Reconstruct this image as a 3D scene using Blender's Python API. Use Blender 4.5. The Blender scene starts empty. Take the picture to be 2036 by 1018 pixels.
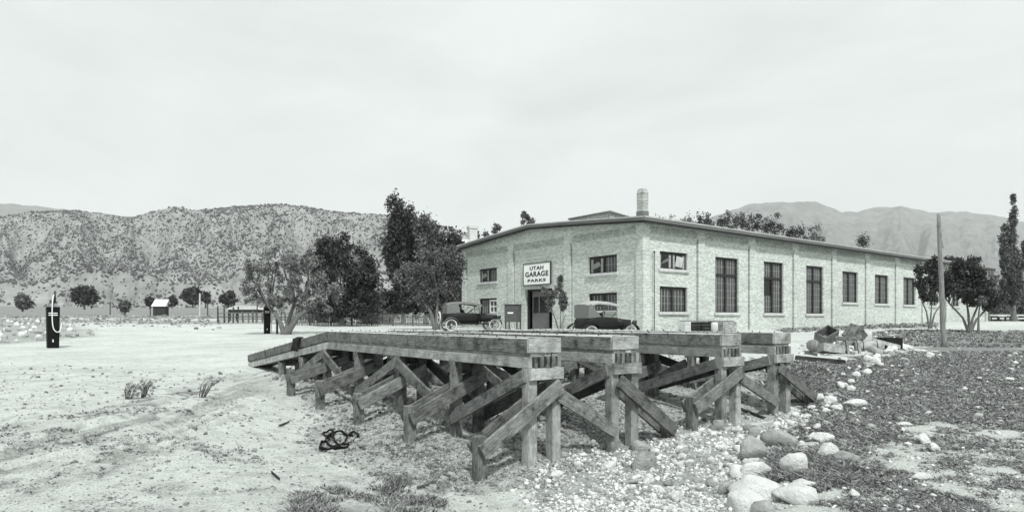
import bpy, bmesh, math, random
import numpy as np
from mathutils import Vector, Matrix, noise as mnoise
random.seed(7); RNG = np.random.default_rng(11)
scn = bpy.context.scene
COL = scn.collection
R = math.radians
EYE = 1.8; F = 1295.0; CX = 1018.0; HY = 636.0      # focal length and horizon of the 2036 px wide photograph

# ------------------------------------------------------------------ camera, world, sun, exposure
cam = bpy.data.cameras.new('camera'); camo = bpy.data.objects.new('camera', cam); COL.objects.link(camo)
camo.location = (0, 0, EYE); camo.rotation_euler = (R(90), 0, 0)
cam.sensor_width = 36; cam.lens = 36 * F / 2036; cam.shift_y = (HY - 509) / 2036
cam.clip_start = 0.1; cam.clip_end = 20000
scn.camera = camo
SUN_AZ = (0.28, -0.96); SUN_EL = 52
w = bpy.data.worlds.new('World'); scn.world = w; w.use_nodes = True
nt = w.node_tree; nt.nodes.clear()
def N(nt, t, **k):
    n = nt.nodes.new(t)
    for a, b in k.items():
        if a in n.inputs: n.inputs[a].default_value = b
        else: setattr(n, a, b)
    return n
out = N(nt, 'ShaderNodeOutputWorld'); bg = N(nt, 'ShaderNodeBackground', Strength=0.08)
sky = N(nt, 'ShaderNodeTexSky', sky_type='NISHITA', sun_disc=False, sun_elevation=R(SUN_EL), sun_rotation=math.atan2(SUN_AZ[0], SUN_AZ[1]))
hs = N(nt, 'ShaderNodeHueSaturation', Saturation=0.0)
nt.links.new(sky.outputs[0], hs.inputs['Color'])
tc = N(nt, 'ShaderNodeTexCoord'); mp = N(nt, 'ShaderNodeMapping'); mp.inputs['Scale'].default_value = (1.0, 1.0, 3.2); mp.inputs['Rotation'].default_value = (0.1, 0.12, 0.5)
no = N(nt, 'ShaderNodeTexNoise', Scale=1.9, Detail=8.0, Roughness=0.55, Distortion=0.4)
nt.links.new(tc.outputs['Generated'], mp.inputs[0]); nt.links.new(mp.outputs[0], no.inputs['Vector'])
cr = N(nt, 'ShaderNodeValToRGB')
cr.color_ramp.elements[0].position = 0.30; cr.color_ramp.elements[0].color = (6.5, 6.98, 6.8, 1)
cr.color_ramp.elements[1].position = 0.58; cr.color_ramp.elements[1].color = (8.3, 8.8, 8.62, 1)
nt.links.new(no.outputs['Fac'], cr.inputs['Fac'])
mx = N(nt, 'ShaderNodeMixRGB', Fac=0.93)
nt.links.new(hs.outputs[0], mx.inputs[1]); nt.links.new(cr.outputs[0], mx.inputs[2])
nt.links.new(mx.outputs[0], bg.inputs['Color']); nt.links.new(bg.outputs[0], out.inputs[0])
sl = bpy.data.lights.new('sun', 'SUN'); sl.energy = 3.1; sl.angle = R(4); sl.color = (0.985, 1.0, 0.985)
so = bpy.data.objects.new('sun', sl); COL.objects.link(so)
sd = Vector((SUN_AZ[0] * math.cos(R(SUN_EL)), SUN_AZ[1] * math.cos(R(SUN_EL)), math.sin(R(SUN_EL))))
so.rotation_euler = sd.to_track_quat('Z', 'Y').to_euler(); so.location = sd * 50
vs = scn.view_settings; vs.view_transform = 'Standard'; vs.look = 'None'; vs.exposure = 0.45; vs.gamma = 1.0; vs.use_curve_mapping = False
scn.cycles.volume_bounces = 1; scn.cycles.max_bounces = 8; scn.cycles.transparent_max_bounces = 12

# ------------------------------------------------------------------ helpers
def tag(o, label=None, cat=None, group=None, kind=None):
    if label: o['label'] = label
    if cat: o['category'] = cat
    if group: o['group'] = group
    if kind: o['kind'] = kind
    return o
def empty(name, loc, rz=0, label=None, cat=None, group=None, kind=None):
    o = bpy.data.objects.new(name, None); COL.objects.link(o); o.location = loc; o.rotation_euler = (0, 0, rz); o.empty_display_size = .2
    return tag(o, label, cat, group, kind)
def link(name, me, m, parent=None, loc=None, rot=None):
    if m is not None and not me.materials: me.materials.append(m)
    o = bpy.data.objects.new(name, me); COL.objects.link(o)
    if parent: o.parent = parent
    if loc is not None: o.location = loc
    if rot is not None: o.rotation_euler = rot
    return o
def npmesh(name, V, Fc, smooth=False):
    V = np.asarray(V, np.float32); Fc = np.asarray(Fc, np.int32); k = Fc.shape[1]
    me = bpy.data.meshes.new(name); me.vertices.add(len(V)); me.vertices.foreach_set('co', V.ravel())
    me.loops.add(Fc.size); me.loops.foreach_set('vertex_index', Fc.ravel())
    me.polygons.add(len(Fc)); me.polygons.foreach_set('loop_start', np.arange(0, Fc.size, k, dtype=np.int32))
    me.polygons.foreach_set('loop_total', np.full(len(Fc), k, np.int32))
    if smooth: me.polygons.foreach_set('use_smooth', np.ones(len(Fc), bool))
    me.update(calc_edges=True); me.validate(); return me
class MB:
    def __init__(s): s.v = []; s.f = []
    def quad(s, a, b, c, d):
        n = len(s.v); s.v += [a, b, c, d]; s.f.append((n, n+1, n+2, n+3)); return s
    def poly(s, pts): n = len(s.v); s.v += list(pts); s.f.append(tuple(range(n, n+len(pts)))); return s
    def box(s, x0, x1, y0, y1, z0, z1, M=None):
        p = [(x0,y0,z0),(x1,y0,z0),(x1,y1,z0),(x0,y1,z0),(x0,y0,z1),(x1,y0,z1),(x1,y1,z1),(x0,y1,z1)]
        if M is not None: p = [tuple(M @ Vector(q)) for q in p]
        n = len(s.v); s.v += p
        s.f += [tuple(n+i for i in q) for q in ((0,3,2,1),(4,5,6,7),(0,1,5,4),(1,2,6,5),(2,3,7,6),(3,0,4,7))]; return s
    def tube(s, pts, rad, n=8, cap=True):
        pts = [Vector(p) for p in pts]
        if not hasattr(rad, '__len__'): rad = [rad]*len(pts)
        base = len(s.v); up = Vector((0.13, 0.31, 1)).normalized(); pa = None
        for i, p in enumerate(pts):
            d = (pts[min(i+1, len(pts)-1)] - pts[max(i-1, 0)]).normalized()
            a = pa if pa is not None else (up if abs(d.dot(up)) < .95 else Vector((1, 0, 0)))
            a = (a - d*a.dot(d)).normalized(); pa = a; b = d.cross(a)
            for j in range(n):
                t = 2*math.pi*j/n; s.v.append(tuple(p + (a*math.cos(t) + b*math.sin(t))*rad[i]))
        for i in range(len(pts)-1):
            for j in range(n):
                a = base+i*n+j; b = base+i*n+(j+1) % n; s.f.append((a, b, b+n, a+n))
        if cap:
            s.f.append(tuple(base+j for j in range(n))[::-1]); s.f.append(tuple(base+(len(pts)-1)*n+j for j in range(n)))
        return s
    def ring(s, c, ax, r0, rt, n=20, m=8):      # torus round axis ax (0,1,2)
        base = len(s.v)
        for i in range(n):
            t = 2*math.pi*i/n
            for j in range(m):
                q = 2*math.pi*j/m; rr = r0+rt*math.cos(q); h = rt*math.sin(q)
                p = [rr*math.cos(t), rr*math.sin(t), h]
                p = (p[2], p[0], p[1]) if ax == 0 else (p[0], p[2], p[1]) if ax == 1 else tuple(p)
                s.v.append((p[0]+c[0], p[1]+c[1], p[2]+c[2]))
        for i in range(n):
            for j in range(m):
                a = base+i*m+j; b = base+i*m+(j+1) % m; c2 = base+((i+1) % n)*m+(j+1) % m; d = base+((i+1) % n)*m+j
                s.f.append((a, b, c2, d))
        return s
    def build(s, name, m, parent=None, smooth=False, loc=None, rot=None, bevel=0):
        me = bpy.data.meshes.new(name); me.from_pydata(s.v, [], s.f)
        bm = bmesh.new(); bm.from_mesh(me)
        bmesh.ops.recalc_face_normals(bm, faces=bm.faces)
        if bevel: bmesh.ops.bevel(bm, geom=list(bm.edges), offset=bevel, segments=1, affect='EDGES')
        bm.to_mesh(me); bm.free()
        if smooth:
            for p in me.polygons: p.use_smooth = True
        return link(name, me, m, parent, loc, rot)

def _hash(ix, iy, seed):
    h = (ix.astype(np.int64)*374761393 + iy.astype(np.int64)*668265263 + seed*982451653) & 0xffffffff
    h = ((h ^ (h >> 13))*1274126177) & 0xffffffff
    return ((h ^ (h >> 16)) & 0xffff)/65535.0
def vnoise(x, y, seed=0):
    x = np.asarray(x, float); y = np.asarray(y, float)
    ix = np.floor(x); iy = np.floor(y); fx = x-ix; fy = y-iy; fx = fx*fx*(3-2*fx); fy = fy*fy*(3-2*fy)
    a = _hash(ix, iy, seed); b = _hash(ix+1, iy, seed); c = _hash(ix, iy+1, seed); d = _hash(ix+1, iy+1, seed)
    return (a*(1-fx)+b*fx)*(1-fy)+(c*(1-fx)+d*fx)*fy
def fbm(x, y, seed=0, o=4):
    s = 0; a = 1; t = 0
    for i in range(o): s = s+a*vnoise(x*2**i+17.3*i, y*2**i-9.1*i, seed+i); t += a; a *= .5
    return s/t
def sst(a, b, x): t = np.clip((x-a)/(b-a), 0, 1); return t*t*(3-2*t)

# ---- ground heights: points (pixel x, pixel y, depth) measured on the photograph, joined smoothly
GP = [(1052,925,8.05),(1110,915,8.35),(1240,890,9.2),(1455,845,10.6),(1560,822,11.5),(950,962,7.55),(812,883,8.93),(708,850,10.3),(641,812,11.7),
 (583,790,13.0),(905,865,9.37),(790,822,10.8),(600,752,14.6),(560,747,15.8),(487,726,18.3),(105,692,27.5),(531,663,44),(920,657,43),(1070,657,43),
 (1300,661,35.5),(1199,679,31.8),(1160,676,33),(1495,657,42),(1782,645.6,54.5),(1967,638,68),(1877,690,24),(1700,702,19.5),(1930,660,39),(1850,650,46),(2036,672,26),
 (1600,832,10.7),(1490,905,8.3),(1560,1015,6.1),(1900,900,7.5),(1750,850,9.2),(2036,820,10.5),(1650,760,14.2),
 (0,1000,5.6),(300,1010,5.5),(600,1010,5.7),(800,1010,6.1),(1018,1015,6.2),(1250,1015,6.1),(100,850,8.6),(350,860,8.4),(300,780,12),(480,790,11.5),(0,760,13),(520,870,9.2),(620,905,8.2),
 (300,652,52),(0,632,85),(500,645,60),(700,645,62),(0,664,36),(900,648,60),(1100,690,21),(1300,700,19),(1000,676,25),(1450,676,25),(1300,745,14.2),(1450,740,14.0),(1200,770,12.5),(1350,790,11.8),
 (0,620,240),(500,619,240),(1000,625,240),(1500,625,240),(2036,628,240),(0,613,420),(500,613,420),(1018,615,420),(1500,615,420),(2036,615,420),(-700,640,80),(-700,900,9),(2700,640,80),(2700,880,9)]
GP = np.array(GP, float)
_gx = (GP[:, 0]-CX)/F*GP[:, 2]; _gy = GP[:, 2]; _gz = EYE-(GP[:, 1]-HY)/F*GP[:, 2]
_ex = np.array([0, -3, 3., 0]); _ey = np.array([3.5, 3.5, 3.5, 2.0]); _ez = np.array([0.02, 0.12, 0.05, 0.02])
_gx = np.append(_gx, _ex); _gy = np.append(_gy, _ey); _gz = np.append(_gz, _ez)
def _ab(x, y):
    x = np.asarray(x, float); y = np.asarray(y, float)
    r = np.clip(np.hypot(x, y), 2.0, 450.); a = np.clip(np.arctan2(x, np.maximum(y, 0.3)), -1.0, 1.0)
    return a*2.2, np.log(r)
_A, _B = _ab(_gx, _gy)
def _U(d2): return np.where(d2 > 1e-12, d2*np.log(np.maximum(d2, 1e-12)), 0)
_n = len(_A); _K = _U((_A[:, None]-_A)**2+(_B[:, None]-_B)**2)+np.eye(_n)*0.02
_Pm = np.c_[np.ones(_n), _A, _B]; _L = np.block([[_K, _Pm], [_Pm.T, np.zeros((3, 3))]])
_S = np.linalg.solve(_L, np.r_[_gz, 0, 0, 0])
def gsm(x, y):
    a, b = _ab(x, y); sh = a.shape; a = a.ravel(); b = b.ravel(); o = np.empty(len(a))
    for i in range(0, len(a), 40000):
        aa = a[i:i+40000]; bb = b[i:i+40000]
        o[i:i+40000] = _U((aa[:, None]-_A)**2+(bb[:, None]-_B)**2) @ _S[:_n] + _S[_n]+_S[_n+1]*aa+_S[_n+2]*bb
    return o.reshape(sh)
def topx(x, y, z): return CX+F*x/np.maximum(y, .1), HY+(EYE-z)*F/np.maximum(y, .1)
def inpoly(px, py, poly):
    px = np.asarray(px); py = np.asarray(py); c = np.zeros(px.shape, bool); n = len(poly)
    for i in range(n):
        x1, y1 = poly[i]; x2, y2 = poly[(i+1) % n]
        if y1 == y2: continue
        c ^= ((y1 > py) != (y2 > py)) & (px < (x2-x1)*(py-y1)/(y2-y1)+x1)
    return c
def wpoly(pts):   # ground polygon given by pixels -> world xy
    return [tuple(p2g(a, b)[:2]) for a, b in pts]
_YS = np.exp(np.linspace(math.log(4.0), math.log(400), 700))
def p2g_raw(px, py):
    k = (px-CX)/F; z = gsm(k*_YS, _YS); q = HY+(EYE-z)*F/_YS
    i = np.nonzero(q <= py)[0]; i = i[0] if len(i) else len(_YS)-1
    Y = _YS[i]
    if i > 0:
        t = (q[i-1]-py)/max(q[i-1]-q[i], 1e-6); Y = _YS[i-1]+(Y-_YS[i-1])*min(max(t, 0), 1)
    return k*Y, Y
def relief(x, y):     # small bumps of the real ground
    r = np.hypot(x, y); near = 1-sst(18, 45, r)
    px, py = topx(x, y, gsm(x, y))
    bank = inpoly(px, py, BANKP)*1.0; left = sst(900, 500, px)*sst(700, 760, py)
    n = (fbm(x*1.1, y*1.1, 3, 3)-.5)*.07+(fbm(x*3.1, y*3.1, 5, 3)-.5)*.035
    n = n+(fbm(x*9, y*9, 8, 2)-.5)*(.012+.05*bank)+(fbm(x*3.7, y*3.7, 21, 2)-.5)*.09*bank
    # cart ruts that curve across the left yard
    u = (px-60)/(470-60); yr = 905-(u*150)-(1-np.abs(2*u-1))*6
    for o in (0, 42): n = n-.055*np.exp(-((py-yr-o)/7)**2)*sst(-.3, .1, u)*sst(1.15, .9, u)*sst(700, 500, px)
    d = py-np.interp(px, [-300,0,150,300,400,470,540], [985,925,880,845,805,772,755]); env = sst(-70, -20, d)*sst(95, 45, d)*sst(620, 440, px); n = n+env*(fbm(d/9., px/130., 91, 3)-.5)*-.16
    return n*near
ROCKB2 = [(1060,950),(1130,915),(1250,893),(1400,865),(1480,850),(1600,826),(1650,850),(1560,890),(1470,960),(1440,1060),(1060,1060)]
BANKP = [(540,735),(600,790),(640,830),(600,880),(760,950),(940,985),(1120,960),(1230,900),(1320,870),(1300,800),(1000,760),(700,730)]
def gz(x, y):
    x = np.atleast_1d(np.asarray(x, float)); y = np.atleast_1d(np.asarray(y, float)); return gsm(x, y)+relief(x, y)
def g1(x, y): return float(gz(x, y)[0])
def p2g(px, py):
    x, y = p2g_raw(px, py); return Vector((x, y, g1(x, y)))
def at(px, py, Y): return Vector(((px-CX)/F*Y, Y, EYE-(py-HY)/F*Y))

# ------------------------------------------------------------------ materials (all greys: the photograph is monochrome)
def g(v, t=1.0): return (v*.985, v, v*.985, 1)
def newmat(name):
    m = bpy.data.materials.new(name); m.use_nodes = True; n = m.node_tree; n.nodes.clear()
    o = N(n, 'ShaderNodeOutputMaterial'); b = N(n, 'ShaderNodeBsdfPrincipled'); n.links.new(b.outputs[0], o.inputs[0])
    return m, n, b
def ramp(n, fac, stops):
    r = N(n, 'ShaderNodeValToRGB'); e = r.color_ramp.elements
    while len(e) < len(stops): e.new(.5)
    for i, (p, v) in enumerate(stops): e[i].position = p; e[i].color = g(v)
    n.links.new(fac, r.inputs['Fac']); return r.outputs[0]
def plain(name, lo, hi, scale=6, rough=.85, bump=.2, bscale=None, detail=6, coord='Object', stretch=None, spec=.3, metal=0, dist=.02):
    m, n, b = newmat(name); tc = N(n, 'ShaderNodeTexCoord'); src = tc.outputs[coord]
    oi = N(n, 'ShaderNodeObjectInfo'); ad = N(n, 'ShaderNodeVectorMath', operation='ADD'); ml = N(n, 'ShaderNodeMath', operation='MULTIPLY'); ml.inputs[1].default_value = 37.
    n.links.new(oi.outputs['Random'], ml.inputs[0]); n.links.new(src, ad.inputs[0]); n.links.new(ml.outputs[0], ad.inputs[1]); src = ad.outputs[0]
    if stretch:
        mp = N(n, 'ShaderNodeMapping'); mp.inputs['Scale'].default_value = stretch; n.links.new(src, mp.inputs[0]); src = mp.outputs[0]
    t = N(n, 'ShaderNodeTexNoise', Scale=scale, Detail=detail, Roughness=.65); n.links.new(src, t.inputs['Vector'])
    c = ramp(n, t.outputs['Fac'], [(.3, lo), (.7, hi)]); n.links.new(c, b.inputs['Base Color'])
    b.inputs['Roughness'].default_value = rough; b.inputs['Metallic'].default_value = metal; b.inputs['Specular IOR Level'].default_value = spec
    if bump:
        t2 = N(n, 'ShaderNodeTexNoise', Scale=bscale or scale*5, Detail=5.0, Roughness=.7); n.links.new(src, t2.inputs['Vector'])
        bp = N(n, 'ShaderNodeBump', Strength=bump, Distance=dist); n.links.new(t2.outputs['Fac'], bp.inputs['Height']); n.links.new(bp.outputs[0], b.inputs['Normal'])
    return m
M = {}
def woodmat(name, lo, hi, stain=.5, grain=1.0, sunlit_top=False):
    m, n, b = newmat(name); tc = N(n, 'ShaderNodeTexCoord'); oi = N(n, 'ShaderNodeObjectInfo')
    ad = N(n, 'ShaderNodeVectorMath', operation='ADD'); ml = N(n, 'ShaderNodeMath', operation='MULTIPLY'); ml.inputs[1].default_value = 53.
    n.links.new(oi.outputs['Random'], ml.inputs[0]); n.links.new(tc.outputs['Object'], ad.inputs[0]); n.links.new(ml.outputs[0], ad.inputs[1])
    mp = N(n, 'ShaderNodeMapping'); mp.inputs['Scale'].default_value = (1.2, 26, 26); n.links.new(ad.outputs[0], mp.inputs[0])
    gr = N(n, 'ShaderNodeTexNoise', Scale=1.6, Detail=9.0, Roughness=.75, Distortion=.5); n.links.new(mp.outputs[0], gr.inputs['Vector'])
    bl = N(n, 'ShaderNodeTexNoise', Scale=5.0, Detail=6.0, Roughness=.7); n.links.new(ad.outputs[0], bl.inputs['Vector'])
    mpf = N(n, 'ShaderNodeMapping'); mpf.inputs['Scale'].default_value = (7, 60, 60); n.links.new(ad.outputs[0], mpf.inputs[0]); fine = N(n, 'ShaderNodeTexNoise', Scale=1.5, Detail=4.0, Roughness=.6); n.links.new(mpf.outputs[0], fine.inputs['Vector'])
    mn = N(n, 'ShaderNodeMath', operation='MULTIPLY_ADD'); n.links.new(gr.outputs['Fac'], mn.inputs[0]); mn.inputs[1].default_value = .6*grain; n.links.new(fine.outputs['Fac'], mn.inputs[2])
    c1 = ramp(n, mn.outputs[0], [(.50, lo*.4), (.62, lo*1.5), (.80, (lo+hi)*.5), (1.05, hi*.92)])
    st = ramp(n, bl.outputs['Fac'], [(.34, 1-stain), (.46, .72), (.60, 1.0)])
    mu = N(n, 'ShaderNodeMixRGB', blend_type='MULTIPLY', Fac=1.0); n.links.new(c1, mu.inputs[1]); n.links.new(st, mu.inputs[2])
    rn = N(n, 'ShaderNodeMapRange'); rn.inputs['To Min'].default_value = .72; rn.inputs['To Max'].default_value = 1.18; n.links.new(oi.outputs['Random'], rn.inputs['Value'])
    m2 = N(n, 'ShaderNodeVectorMath', operation='SCALE'); n.links.new(mu.outputs[0], m2.inputs[0]); n.links.new(rn.outputs[0], m2.inputs['Scale'])
    if sunlit_top:      # pale top edge paints the sunlit highlight along the curbs
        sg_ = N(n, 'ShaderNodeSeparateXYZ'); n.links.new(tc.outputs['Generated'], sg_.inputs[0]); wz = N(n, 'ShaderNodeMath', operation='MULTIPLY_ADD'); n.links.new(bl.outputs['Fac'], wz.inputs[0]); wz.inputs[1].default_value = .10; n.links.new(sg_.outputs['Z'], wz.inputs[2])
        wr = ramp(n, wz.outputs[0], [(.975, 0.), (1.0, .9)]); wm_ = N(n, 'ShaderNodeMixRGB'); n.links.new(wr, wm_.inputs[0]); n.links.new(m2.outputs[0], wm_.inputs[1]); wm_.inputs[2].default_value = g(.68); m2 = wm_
    n.links.new(m2.outputs[0], b.inputs['Base Color']); b.inputs['Roughness'].default_value = .9; b.inputs['Specular IOR Level'].default_value = .2
    bp = N(n, 'ShaderNodeBump', Strength=.6, Distance=.008); n.links.new(mn.outputs[0], bp.inputs['Height']); n.links.new(bp.outputs[0], b.inputs['Normal'])
    return m
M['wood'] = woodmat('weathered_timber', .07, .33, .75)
M['curb'] = woodmat('sunlit_top_curb_timber', .07, .33, .75, 1.0, True); M['wood_dark'] = woodmat('dark_and_shaded_timber', .015, .10, .6)  # wood_dark also holds the shade on the racks' inner braces
M['wood_pale'] = woodmat('pale_and_sunlit_timber', .19, .56, .6); M['wood_black'] = woodmat('box_shade_timber', .008, .04, .3)  # wood_pale also carries sunlight on rack faces; wood_black paints the shade inside boxes
def brickmat(name, lo=.40, hi=.66):
    m, n, b = newmat(name); tc = N(n, 'ShaderNodeTexCoord'); sp = N(n, 'ShaderNodeSeparateXYZ'); cb = N(n, 'ShaderNodeCombineXYZ'); sm = N(n, 'ShaderNodeMath', operation='ADD')
    n.links.new(tc.outputs['Object'], sp.inputs[0]); n.links.new(sp.outputs['X'], sm.inputs[0]); n.links.new(sp.outputs['Y'], sm.inputs[1]); n.links.new(sm.outputs[0], cb.inputs['X']); n.links.new(sp.outputs['Z'], cb.inputs['Y'])
    br = N(n, 'ShaderNodeTexBrick', Scale=1.0); br.inputs['Brick Width'].default_value = .22; br.inputs['Row Height'].default_value = .075
    br.inputs['Mortar Size'].default_value = .007; br.inputs['Color1'].default_value = g(lo); br.inputs['Color2'].default_value = g(hi); br.inputs['Mortar'].default_value = g(hi*.9); br.inputs['Bias'].default_value = .1
    n.links.new(cb.outputs[0], br.inputs['Vector'])
    def nz(sc, s, d, rr, stops):
        mp = N(n, 'ShaderNodeMapping'); mp.inputs['Scale'].default_value = sc; n.links.new(cb.outputs[0], mp.inputs[0])
        t = N(n, 'ShaderNodeTexNoise', Scale=s, Detail=d, Roughness=rr); n.links.new(mp.outputs[0], t.inputs['Vector']); return ramp(n, t.outputs['Fac'], stops)
    mot = nz((.35, 1.3, 1), 1.0, 8., .75, [(.34, .86), (.5, .98), (.66, 1.05)])
    lin = nz((.16, 5.2, 1), 1.0, 5., .8, [(.33, .84), (.5, 1.0), (.7, 1.06)])
    spk = nz((4.5, 13.3, 1), 1.0, 1., .5, [(.30, .84), (.5, .99), (.7, 1.07)])
    out_ = br.outputs['Color']
    for q_ in (mot, lin, spk):
        a = N(n, 'ShaderNodeMixRGB', blend_type='MULTIPLY', Fac=1.0); n.links.new(out_, a.inputs[1]); n.links.new(q_, a.inputs[2]); out_ = a.outputs[0]
    n.links.new(out_, b.inputs['Base Color']); b.inputs['Roughness'].default_value = .92; b.inputs['Specular IOR Level'].default_value = .2
    bp = N(n, 'ShaderNodeBump', Strength=.6, Distance=.012); bp.invert = True; n.links.new(br.outputs['Fac'], bp.inputs['Height']); n.links.new(bp.outputs[0], b.inputs['Normal'])
    return m
M['brick_side'] = brickmat('pale_brick'); M['brick_front'] = M['brick_side']; M['brick_dark'] = brickmat('weathered_chimney_brick', .26, .5)
M['concrete'] = plain('pale_concrete', .42, .6, 3, bump=.15)
M['roof'] = plain('roofing_felt', .30, .45, 2, bump=.1)
M['fascia'] = plain('painted_fascia', .10, .20, 2, bump=.15, stretch=(.2, .2, 12))
M['soffit_shade'] = plain('shaded_soffit_boards', .02, .04, 3)  # near black: the eave shadow is put into the colour
M['dark_frame'] = plain('dark_window_frame', .012, .03, 8, rough=.6)
M['muntin'] = plain('grey_muntin', .26, .42, 8, rough=.7); M['muntin_pale'] = plain('pale_grey_wood', .22, .4, 8, rough=.7)
M['white_paint'] = plain('white_paint', .68, .84, 5, rough=.6, bump=.05)
M['sign_white'] = plain('enamel_sign_white', .78, .88, 5, rough=.5, bump=.02)
M['black'] = plain('black_letter', .012, .02, 8, rough=.6, bump=0)
M['iron'] = plain('dark_iron', .015, .05, 12, rough=.55, spec=.4)
M['pump'] = plain('black_pump_enamel', .004, .009, 8, rough=.6, bump=.03, spec=.12)
M['hose'] = plain('pale_hose', .65, .8, 30, rough=.7)
M['bolt'] = plain('rusty_bolt', .03, .08, 40)
def glassmat():
    m, n, b = newmat('sky_streaked_glass'); tc = N(n, 'ShaderNodeTexCoord'); mp = N(n, 'ShaderNodeMapping'); mp.inputs['Scale'].default_value = (6, 6, .5); n.links.new(tc.outputs['Object'], mp.inputs[0])
    t = N(n, 'ShaderNodeTexNoise', Scale=1.6, Detail=5.0, Roughness=.7); n.links.new(mp.outputs[0], t.inputs['Vector'])
    c = ramp(n, t.outputs['Fac'], [(.3, .02), (.7, .11)]); n.links.new(c, b.inputs['Base Color']); b.inputs['Roughness'].default_value = .35; b.inputs['Specular IOR Level'].default_value = .35  # lighter vertical streaks paint sky reflections into the glass
    return m
M['glass'] = glassmat()
M['void'] = plain('unlit_interior', .01, .018, 3, bump=0)
M['car_paint'] = plain('dark_car_paint', .006, .012, 3, rough=.5, bump=.02, spec=.25)
M['car_top'] = plain('grey_canvas_top', .12, .2, 20, rough=.95)
M['car_top_light'] = plain('faded_canvas_top', .26, .42, 20, rough=.95)
M['tyre'] = plain('pale_rubber_tyre', .42, .6, 15, rough=.9)
M['fender_dust'] = plain('dusty_fender', .06, .22, 4, rough=.6)
M['cloth'] = plain('black_cloth', .01, .025, 20, rough=1)
M['cabinet'] = plain('painted_metal_cabinet', .06, .10, 6, rough=.6)
M['door'] = plain('grey_painted_door', .11, .18, 6, rough=.7)
M['dark_hole'] = plain('dark_pane', .01, .02, 4, rough=.25, bump=0)
M['stone'] = plain('pale_boulder', .60, .88, 7, bump=1.0, bscale=30, dist=.05, detail=10)
M['stone_grey'] = plain('grey_boulder', .24, .52, 6, bump=1.0, bscale=30, dist=.05, detail=10)
M['bark'] = plain('rough_bark', .07, .22, 5, bump=.9, stretch=(6, 6, 1), dist=.03)
M['pole'] = plain('weathered_pole', .12, .34, 5, bump=.9, stretch=(7, 7, .6), dist=.02)
def islandmat(name, lo, hi, rough=.85, trans=0., bump=0, coordscale=0, p0=.0, p1=1.):
    m, n, b = newmat(name); ge = N(n, 'ShaderNodeNewGeometry')
    fac = ge.outputs['Random Per Island']
    if coordscale:
        tc = N(n, 'ShaderNodeTexCoord'); t = N(n, 'ShaderNodeTexNoise', Scale=coordscale, Detail=3.0); n.links.new(tc.outputs['Object'], t.inputs['Vector'])
        ad = N(n, 'ShaderNodeMath', operation='MULTIPLY_ADD'); n.links.new(t.outputs['Fac'], ad.inputs[0]); ad.inputs[1].default_value = 1.0
        sc = N(n, 'ShaderNodeMath', operation='MULTIPLY'); n.links.new(fac, sc.inputs[0]); sc.inputs[1].default_value = .6
        sb = N(n, 'ShaderNodeMath', operation='SUBTRACT'); n.links.new(sc.outputs[0], sb.inputs[0]); sb.inputs[1].default_value = .3; n.links.new(sb.outputs[0], ad.inputs[2]); fac = ad.outputs[0]
    c = ramp(n, fac, [(p0, lo), (p1, hi)]); n.links.new(c, b.inputs['Base Color']); b.inputs['Roughness'].default_value = rough; b.inputs['Specular IOR Level'].default_value = .2
    if trans:
        tr = N(n, 'ShaderNodeBsdfTranslucent'); n.links.new(c, tr.inputs['Color']); mxs = N(n, 'ShaderNodeMixShader', Fac=trans)
        n.links.new(b.outputs[0], mxs.inputs[1]); n.links.new(tr.outputs[0], mxs.inputs[2]); o = [q for q in n.nodes if q.type == 'OUTPUT_MATERIAL'][0]; n.links.new(mxs.outputs[0], o.inputs[0])
    return m
M['leaf_dark'] = islandmat('dark_foliage', .015, .11, trans=.15)
M['leaf_mid'] = islandmat('mid_foliage', .04, .24, trans=.25)
M['leaf_pale'] = islandmat('pale_foliage', .06, .38, trans=.3)
M['pebble'] = islandmat('gravel_stones', .16, .72)
M['clod'] = islandmat('earth_clods', .10, .38)
M['shrub'] = islandmat('hill_juniper', .035, .11)
M['weed'] = islandmat('low_weeds', .03, .46, trans=.2)
M['dry'] = islandmat('dry_grass', .08, .34, trans=.2)

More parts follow.
